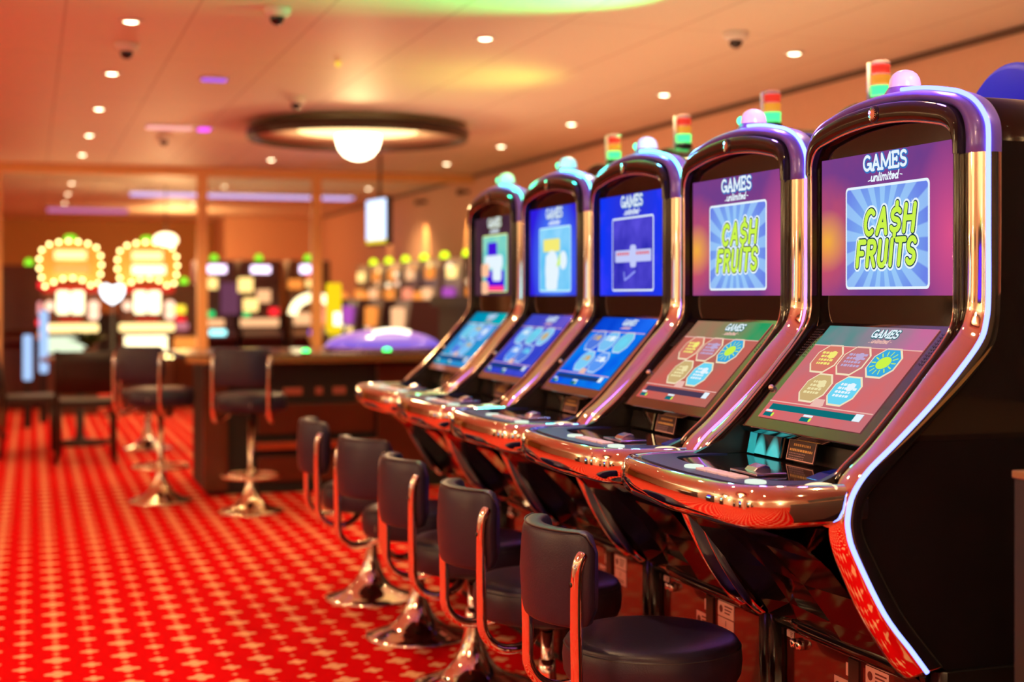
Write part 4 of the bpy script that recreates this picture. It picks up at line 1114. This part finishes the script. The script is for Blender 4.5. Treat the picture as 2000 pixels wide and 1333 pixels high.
def plant(loc, label, h, r, n, pot=.12):
    t = thing('potted_plant', label, 'plant', loc)
    MB().lathe([(0, 0), (pot * .75, 0), (pot, pot * 1.5), (pot * .9, pot * 1.5), (pot * .85, pot * 1.35), (0, pot * 1.3)], 24).build('pot', mat('clay_pot', (.20, .07, .03), .6), t)
    mb = MB(); rnd = random.Random(int(h * 100))
    for k in range(n):
        a = rnd.uniform(0, 2 * PI); L = rnd.uniform(.5, 1) * h; sp = rnd.uniform(.2, 1) * r; wd = rnd.uniform(.012, .03) * (1 + h)
        rows = []
        for q in range(6):
            f = q / 5; rad = sp * f ** 1.3; z = pot * 1.3 + L * (f - .35 * f * f * rnd.uniform(.8, 1.3)); ww = wd * math.sin(PI * min(.98, f * .9 + .08))
            c = Vector((rad * math.cos(a), rad * math.sin(a), z)); n_ = Vector((-math.sin(a), math.cos(a), 0)) * ww
            rows.append([c - n_, c + Vector((0, 0, -ww * .4)), c + n_])
        mb.grid(rows)
    mb.build('foliage', LEAF, t); return t
plant((.50, 13.40, .78), 'small leafy plant on the bistro table in front of the left golden machine', .26, .22, 60, .06)
plant((2.86, 12.95, 0), 'tall green potted plant right of the yellow lit totem', 1.35, .42, 110, .17)
t = thing('lit_totem', 'tall narrow yellow lit totem between partition post and plant', 'lit sign', (2.365, 11.65, 0))
MB().lathe([(0, 0), (.16, 0), (.16, .015), (.02, .04), (.02, 1.03), (0, 1.03)], 24).build('stand', BLACKS, t)
MB().box(-.062, .062, -.03, .03, 1.02, 1.44).build('lit_panel', glow('totem_yellow', (1, .66, .01), 1.1), t, bevel=.02)
MB().box(-.01, .055, -.036, -.028, 1.09, 1.20).build('white_field', glow('totem_white', (1, .95, .7), 2.2), t, bevel=.004)
MB().box(-.03, .05, -.028, .028, .90, 1.02).build('lower_panel', glow('totem_olive', (.55, .42, .02), .8), t, bevel=.01)
# hanging screen
t = thing('hanging_screen', 'bright pale blue screen hanging from the ceiling, turned to the side', 'television', (3.20, 13.7, 2.06), -1.44)
MB().box(-.29, .29, -.0, .06, -.235, .235).build('housing', BLACKM, t, bevel=.01)
MB().box(-.265, .265, -.004, .0, -.175, .215).build('picture', glow('tv_pale', (.60, .72, 1.0), 1.9), t)
MB().box(-.265, .265, -.004, .0, -.215, -.176).build('picture_bar', glow('tv_yellow', (1, .75, .05), 1.2), t)
MB().tube([(0, .04, .22), (0, .04, CEIL - 2.061)], .016, 10).build('hanger', DARKTRIM, t)

# ------------------------------------------------------------------ machines beyond the partition
GOLD1 = glow('golden_window', (1.0, .72, .28), 2.2); BULB = glow('marquee_bulb', (1.0, .80, .30), 8); CREAMW = glow('cream_window', (1.0, .86, .48), 2.8)
AMB = glow('amber_panel', (1.0, .42, .10), 1.3); GRN = glow('beacon_lime', (.25, .9, .03), 1.5); REDL = glow('red_panel', (.85, .04, .02), 1.0)
PINKL = glow('pinkish_window', (1.0, .62, .42), 1.8)
MACH = mat('mach_body', (.10, .035, .02), .3)
def golden(loc, label, lowrow):
    t = thing('marquee_slot_machine', label, 'slot machine', loc, group='golden marquee machines beyond the partition')
    MB().box(-.30, .30, .02, .55, 0, 1.42).build('cabinet', MACH, t, bevel=.02)
    pts = [(-.27, 1.44), (-.33, 1.62), (-.32, 1.80), (-.24, 1.90), (0, 1.945), (.24, 1.90), (.32, 1.80), (.33, 1.62), (.27, 1.44), (.12, 1.51), (0, 1.53), (-.12, 1.51)]
    MB().prism(pts, 'Y', .0, .16).build('marquee_panel', mat('marquee_orange', (.8, .28, .06), .4, emit=(1, .30, .04), strength=.35), t, bevel=.01)
    mb = MB(); mb.box(-.17, .17, -.014, -.002, 1.74, 1.84).build('marquee_word', GOLD1, t, bevel=.02)
    MB().box(-.17, .20, -.014, -.002, 1.58, 1.68).build('marquee_word', AMB if lowrow == 0 else CREAMW, t, bevel=.02)
    cl = catmull([(a, b, 0) for a, b in pts + pts[:1]], 6); ds = [0]
    for a, b in zip(cl, cl[1:]): ds.append(ds[-1] + (b - a).length)
    nb = 20; proto_b = None
    for k in range(nb):
        d = ds[-1] * k / nb; j = max(q for q in range(len(ds)) if ds[q] <= d); j = min(j, len(cl) - 2)
        p = cl[j].lerp(cl[j + 1], (d - ds[j]) / max(1e-6, ds[j + 1] - ds[j]))
        if 'mbulb' not in PARTMESH: PARTMESH['mbulb'] = MB().ball((0, 0, 0), .019, 12, 8).build('bulb', BULB, t); o = PARTMESH['mbulb']
        else: o = PARTMESH['mbulb'].copy(); COL.objects.link(o); o.parent = t
        o.location = (p.x, -.022, p.y)
    MB().lathe([(0, 1.945), (.07, 1.945), (.07, 1.975), (.05, 2.01), (0, 2.02)], 20, (0, .08, 0)).build('beacon', GRN, t)
    MB().box(-.30, .30, -.012, .02, 1.37, 1.45).build('red_band', REDL, t, bevel=.01)
    for sx in (-1, 1): MB().box(sx * .078 - .068, sx * .078 + .068, -.03, .02, 1.13, 1.39).build('reel_window', CREAMW, t, bevel=.02)
    MB().box(-.12, .12, -.02, .02, 1.04, 1.075).build('red_strip', REDL, t)
    MB().ball((-.22, -.02, 1.22), .055, 14, 10).build('round_lamp', PINKL, t)
    for z in (1.22, 1.12): MB().ball((.25, -.02, z), .062, 14, 10).build('round_lamp', PINKL, t)
    MB().box(-.31, .30, -.06, .02, .93, 1.02).build('button_shelf', GOLD1, t, bevel=.02)
    MB().box(-.25, .22, -.02, .02, .70, .88).build('belly_glass', CREAMW if lowrow else glow('pale_glass', (.85, 1, .70), 1.1), t, bevel=.015)
    if lowrow:
        for k in range(10):
            o = PARTMESH['mbulb'].copy(); COL.objects.link(o); o.parent = t; o.location = (-.27 + k * .06, -.04, .64)
    else: MB().box(-.26, .28, -.02, .02, .60, .64).build('red_step', mat('salmon_step', (.6, .15, .08), .4, emit=(1, .2, .08), strength=.4), t)
    point_light('marquee_spill', (0, -.25, 1.5), 14, (1, .62, .25), .2, t)
golden((.42, 16.74, 0), 'left golden slot machine with ring of marquee bulbs, behind the wooden chair', 0)
golden((1.26, 16.82, 0), 'right golden slot machine with marquee bulbs and a lower row of bulbs', 1)
t = thing('heart_lamp', 'white glowing heart-shaped sign between the two golden machines', 'lit sign', (.86, 16.50, 0))
hp = [(0, 1.24), (.09, 1.30), (.13, 1.38), (.12, 1.44), (.07, 1.465), (.02, 1.44), (0, 1.43), (-.02, 1.44), (-.07, 1.465), (-.12, 1.44), (-.13, 1.38), (-.09, 1.30)]
MB().prism(hp, 'Y', -.02, .02).build('lit_heart', glow('heart_white', (.80, .95, 1.0), 3.5), t, bevel=.008)
MB().lathe([(0, 0), (.10, 0), (.10, .015), (.014, .03), (.014, 1.245), (0, 1.245)], 16).build('pole', DW, t)

def generic_machine(loc, rz, label, grp, panels, body=(.10, .04, .06), z=1.75, wdt=.62, beac=GRN, top=None, name='cabinet_slot_machine'):
    t = thing(name, label, 'slot machine', loc, rz, group=grp)
    m = mat('mach_%.2f_%.2f_%.2f' % body, body, .3)
    MB().prism([(-.05, 0), (-.05, .72), (-.18, .78), (-.18, .84), (0, .92), (.06, z), (.50, z), (.50, 0)], 'X', -wdt / 2, wdt / 2).build('cabinet', m, t, bevel=.015)
    MB().lathe([(0, z), (.05, z), (.05, z + .03), (.035, z + .07), (0, z + .08)], 16, (0, .2, 0)).build('beacon', beac, t)
    for nm, x0, x1, z0, z1, mt in panels:
        y = lambda zz: -.02 + .06 * (zz - .92) / (z - .92) if zz > .92 else -.19
        MB().box(x0, x1, y(z0) - .015, y(z0) + .04, z0, z1).build(nm, mt, t, bevel=.012)
    return t
def E_(n, c, s): return glow(n, c, s)
LILW = E_('lilac_white', (.86, .70, 1.0), 3.0); YW = E_('warm_window', (1, .66, .22), 1.9); PW = E_('peach_window', (1, .52, .25), 1.25)
RW = E_('red_window', (1, .02, .03), 1.6); GW = E_('green_window', (.02, .75, .2), 1.3); CW = E_('cyan_window', (.35, .95, 1), 2.6); BW = E_('blue_window', (.12, .02, 1), 1.5)
OW = E_('orange_window', (1, .30, .05), 1.2); TW2 = E_('dim_plum', (.32, .10, .20), .5)
g3 = 'slot machines seen between the partition posts'
generic_machine((2.20, 18.2, 0), 0, 'machine with lilac-white top light and cyan window, just right of the second partition post', g3,
   [('top_light', -.13, .13, 1.62, 1.72, LILW), ('upper_window', -.16, .02, 1.42, 1.56, YW), ('side_panel', .06, .28, 1.1, 1.5, TW2), ('red_lamp', .12, .22, 1.12, 1.22, RW), ('amber_lamp', .15, .24, 1.24, 1.33, YW), ('green_window', -.2, -.02, 1.07, 1.14, GW), ('lower_glass', -.24, .10, .95, 1.04, PW), ('cyan_window', -.10, .10, .845, .91, CW)], z=1.78, wdt=.50)
generic_machine((2.74, 18.05, 0), 0, 'machine with several square amber windows in the middle between the posts', g3,
   [('top_light', -.12, .12, 1.62, 1.71, LILW), ('square_window', -.28, -.10, 1.38, 1.56, YW), ('square_window', -.05, .12, 1.25, 1.41, PW), ('square_window', -.22, -.04, 1.14, 1.30, YW), ('red_lamp', .10, .22, 1.09, 1.18, RW), ('green_lamp', -.22, -.14, 1.07, 1.13, GW), ('lower_glass', -.26, .22, .95, 1.05, PW)], body=(.09, .03, .03), z=1.78, wdt=.50)
generic_machine((3.34, 17.9, 0), 0, 'machine with bright curved cream arch left of the third partition post', g3,
   [('top_light', -.13, .12, 1.62, 1.72, LILW), ('red_band', -.05, .08, 1.56, 1.60, RW), ('upper_window', -.05, .12, 1.44, 1.54, YW), ('orange_window', -.28, -.10, 1.42, 1.54, OW), ('lower_glass', -.22, .22, .97, 1.12, PW), ('blue_lamp', -.05, .05, .85, .91, BW)], body=(.14, .05, .02), z=1.78, wdt=.52)
t = thing('arch_sign', 'cream glowing arch on the machine left of the third partition post', 'lit sign', (3.30, 17.66, 0))
MB().tube([(.27 * math.cos(a) + .04, 0, 1.10 + .22 * math.sin(a)) for a in [PI * q / 14 for q in range(15)]], .055, 12).build('arch_tube', CREAMW, t)
MB().tube([(-.23, .0, 1.10), (-.23, .0, 0)], .012, 8).tube([(.31, .0, 1.10), (.31, .0, 0)], .012, 8).build('stand', DW, t)
generic_machine((1.765, 17.6, 0), 0, 'narrow machine with yellow and pink lamps right beside the golden machines', g3,
   [('yellow_lamp', -.13, -.0, 1.12, 1.22, E_('lemon', (1, .72, .05), 1.6)), ('red_lamp', -.12, -.0, 1.03, 1.08, RW), ('pink_lamp', -.12, .03, .93, 1.01, E_('dusky_pink', (.8, .25, .3), .9)), ('orange_glass', -.2, .2, .70, .84, OW)], body=(.18, .07, .03), z=1.48, wdt=.36)
generic_machine((-.02, 17.9, 0), 0, 'dim machine with red and pink lamps at the left border behind the glass door', g3,
   [('red_lamp', .10, .18, 1.42, 1.50, RW), ('pink_lamp', .10, .20, 1.10, 1.26, E_('rose', (1, .35, .33), 1.4)), ('red_lamp', .08, .2, .98, 1.05, RW), ('orange_lamp', .1, .2, .82, .92, OW)], body=(.09, .02, .015), z=1.70)
for x, z0, z1, lab in ((.13, .52, 1.18, 'tall pale blue lit column left of the golden machines'), (-.03, .48, .94, 'shorter pale blue lit column at the left border')):
    t = thing('lit_column', lab, 'lit column', (x, 15.9 if x > .1 else 15.3, 0))
    MB().box(-.04, .04, -.04, .04, 0, z0).build('foot', DW, t, bevel=.004)
    MB().box(-.045, .045, -.045, .045, z0, z1).build('lit_tube', glow('pale_blue_tube', (.42, .62, 1.0), 1.1), t, bevel=.02)

# machines along the right wall, facing into the room
g4 = 'orange-lit machines along the right wall'
rnd = random.Random(21)
cols = [YW, PW, OW, E_('salmon_w', (1, .30, .16), 1.2), E_('cream_w2', (1, .80, .5), 2.0), E_('violet_w', (.55, .10, .6), .9), RW, PINKL]
names = ['nearest', 'second', 'third', 'fourth', 'fifth', 'sixth', 'seventh', 'farthest']
for k in range(8):
    y = 12.55 + k * .86
    ps = [('title_window', -.13, .13, 1.52, 1.64, cols[[0, 4, 0, 2, 1, 2, 2, 0][k]]), ('screen_window', -.20, .10, 1.18, 1.42, cols[[6, 2, 5, 1, 3, 2, 1, 2][k]]), ('side_lamp', .14, .24, 1.15, 1.28, cols[[2, 4, 4, 0, 7, 4, 0, 3][k]]), ('lower_window', -.24, .2, .94, 1.08, cols[[3, 2, 2, 1, 0, 1, 3, 2][k]]), ('lamp', -.24, -.14, .80, .86, cols[[1, 0, 3, 5, 2, 5, 2, 1][k]]), ('lamp', .05, .15, .79, .85, cols[[7, 1, 7, 1, 2, 0, 2, 1][k]])]
    for q in range(7):
        xx = rnd.uniform(-.28, .26); zz = rnd.uniform(.86, 1.66); ps.append(('bulb', xx, xx + .05, zz, zz + .05, cols[rnd.choice([0, 1, 1, 2, 2, 3, 4, 7])]))
    generic_machine((4.10, y, 0), -PI / 2, '%s machine of the amber-lit row along the right wall' % names[k], g4, ps, body=(.08, .03, .03), z=1.74, wdt=.70, beac=E_('beacon_yellow', (.62, .9, .01), 2.3))
# second, lower bank in front of them
for k in range(4):
    y = 13.1 + k * 1.15
    ps = [('screen_window', -.20, .16, 1.02, 1.22, cols[[1, 2, 5, 3][k]]), ('lamp', -.24, -.16, .96, 1.01, cols[[0, 7, 4, 2][k]]), ('lamp', .10, .2, .93, .99, cols[[3, 1, 0, 4][k]]), ('lamp', -.05, .05, .80, .86, cols[[7, 5, 1, 2][k]])]
    generic_machine((3.34, y + .3, 0), -PI / 2, '%s low machine of the short bank before the amber-lit wall row' % ['nearest', 'second', 'third', 'farthest'][k], 'low machines before the wall row', ps, body=(.05, .02, .03), z=1.30, wdt=.6, beac=OW, name='low_slot_machine')
# globe lamp far back and dark counter
t = thing('globe_lamp', 'bright round globe lamp hanging above the right golden machine', 'pendant lamp', (1.62, 18.6, 2.04))
MB().ball((0, 0, 0), .15, 24, 14, .62).build('globe', glow('globe_warm', (1, .78, .42), 4.5), t)
MB().tube([(0, 0, .09), (0, 0, CEIL - 2.041)], .008, 8).build('cord', DARKTRIM, t)
point_light('globe_spill', (1.62, 18.6, 1.78), 45, WARM, .12)
t = thing('bar_counter', 'low dark counter across the far room behind the machines', 'counter', (3.0, 21.5, 0))
MB().box(-2.9, 1.4, 0, .6, 0, 1.05).build('body', BLACKM, t, bevel=.01)
MB().box(-2.95, 1.45, -.05, .65, 1.05, 1.09).build('counter_top', WOODM, t, bevel=.008)
for x, y in ((-2.5, 1.0), (-4.6, 6.5)):
    struct(MB().box(x - .22, x + .22, y - .22, y + .22, 0, CEIL - .001).build('trim_%d' % (8 if y < 2 else 9), CREAM, bevel=.01))
# effect lights
effect(3.15, 6.1, 1.901, 1.9, 6.05, 360, (.03, 1, .25), 1.15, 'small green effect spotlight aimed at the ceiling behind the rear bank')
effect(3.15, 4.3, 1.901, 1.6, 4.35, 330, (.16, .07, 1), 1.05, 'small violet effect spotlight aimed at the ceiling behind the rear bank')
effect(3.15, 8.5, 1.901, 2.1, 8.8, 34, (.65, .80, .12), 2.3, 'small yellow-green effect spotlight behind the far front machines')
# added fill light for the far hall, without a fixture
point_light('far_hall_fill', (2.2, 23.5, 2.2), 90, (1, .50, .18), .3)

# added: hidden trough brightening wall and ceiling, and unseen washers round the hall
t = thing('added_light_trough', 'long warm light trough added behind the rear machine bank, hidden by the machines', 'light trough', (3.15, 6.0, 1.30))
MB().box(-.14, .14, -4.5, 5.0, -.05, 0).box(-.14, -.13, -4.5, 5.0, 0, .03).box(.13, .14, -4.5, 5.0, 0, .03).build('housing', BLACKM, t)
MB().box(-.10, .10, -4.4, 4.9, -1.3, -.05).build('plinth', BLACKM, t)
area_light('trough_fill', (0, .2, .01), (PI, 0, 0), .22, 52, (1, .62, .32), t, sy=9.2)
for i, (x, y) in enumerate(((-5.85, -3), (-5.85, 1), (-5.85, 5), (-5.85, 9), (-5.85, 13), (-3, -5.85), (1, -5.85))):  # unseen wall lamps added to lift the walls and ceiling
    t = thing('added_wall_washer', 'wall lamp added on the cream walls around the viewer, outside the picture', 'wall lamp', (x, y, 1.9), 0 if x < -5 else PI / 2, 'added wall washers outside the picture')
    MB().box(-.14, .06, -.25, .25, -.06, .0).build('housing', WHITEP, t, bevel=.01)
    area_light('washer_fill', (.0, 0, .01), (PI, 0, 0), .1, 62, (1, .74, .42), t, sy=.4)
    area_light('washer_fill', (.0, 0, -.07), (0, 0, 0), .1, 22, (1, .72, .46), t, sy=.4)
pendant((-1.6, 2.2, 2.62), 'large round ceiling lamp added beside the viewer, outside the picture')  # this and the next are unseen lamps added for overall brightness
pendant((-4.2, 5.6, 2.62), 'large round ceiling lamp added left of the view, outside the picture')

t = thing('added_dark_bank', 'tall dark machine bank added beside the viewer for dark reflections, outside the picture', 'slot machine', (2.6, -.2, 0))  # unseen bank added to keep the side panel's reflection dark
MB().box(.25, .8, -2.0, 1.6, 0, 2.1).build('cabinet', BLACKM, t, bevel=.02)

for k, y in enumerate((-3.2, -1.2, 1.6, 3.2, 6.4, 8.2, 11.5)):  # unseen machines added as dark shapes for the chrome to reflect
    generic_machine((-4.6 + .35 * (k % 3), y, 0), PI / 2, 'dark machine added on the side behind the viewer for reflections, outside the picture', 'added machines outside the picture',
       [('upper_window', -.2, .2, 1.3, 1.6, [OW, CW, BW][k % 3]), ('lower_window', -.22, .22, .96, 1.15, [PW, YW, CW][k % 3])], body=(.05, .03, .03), z=1.75, wdt=.62)
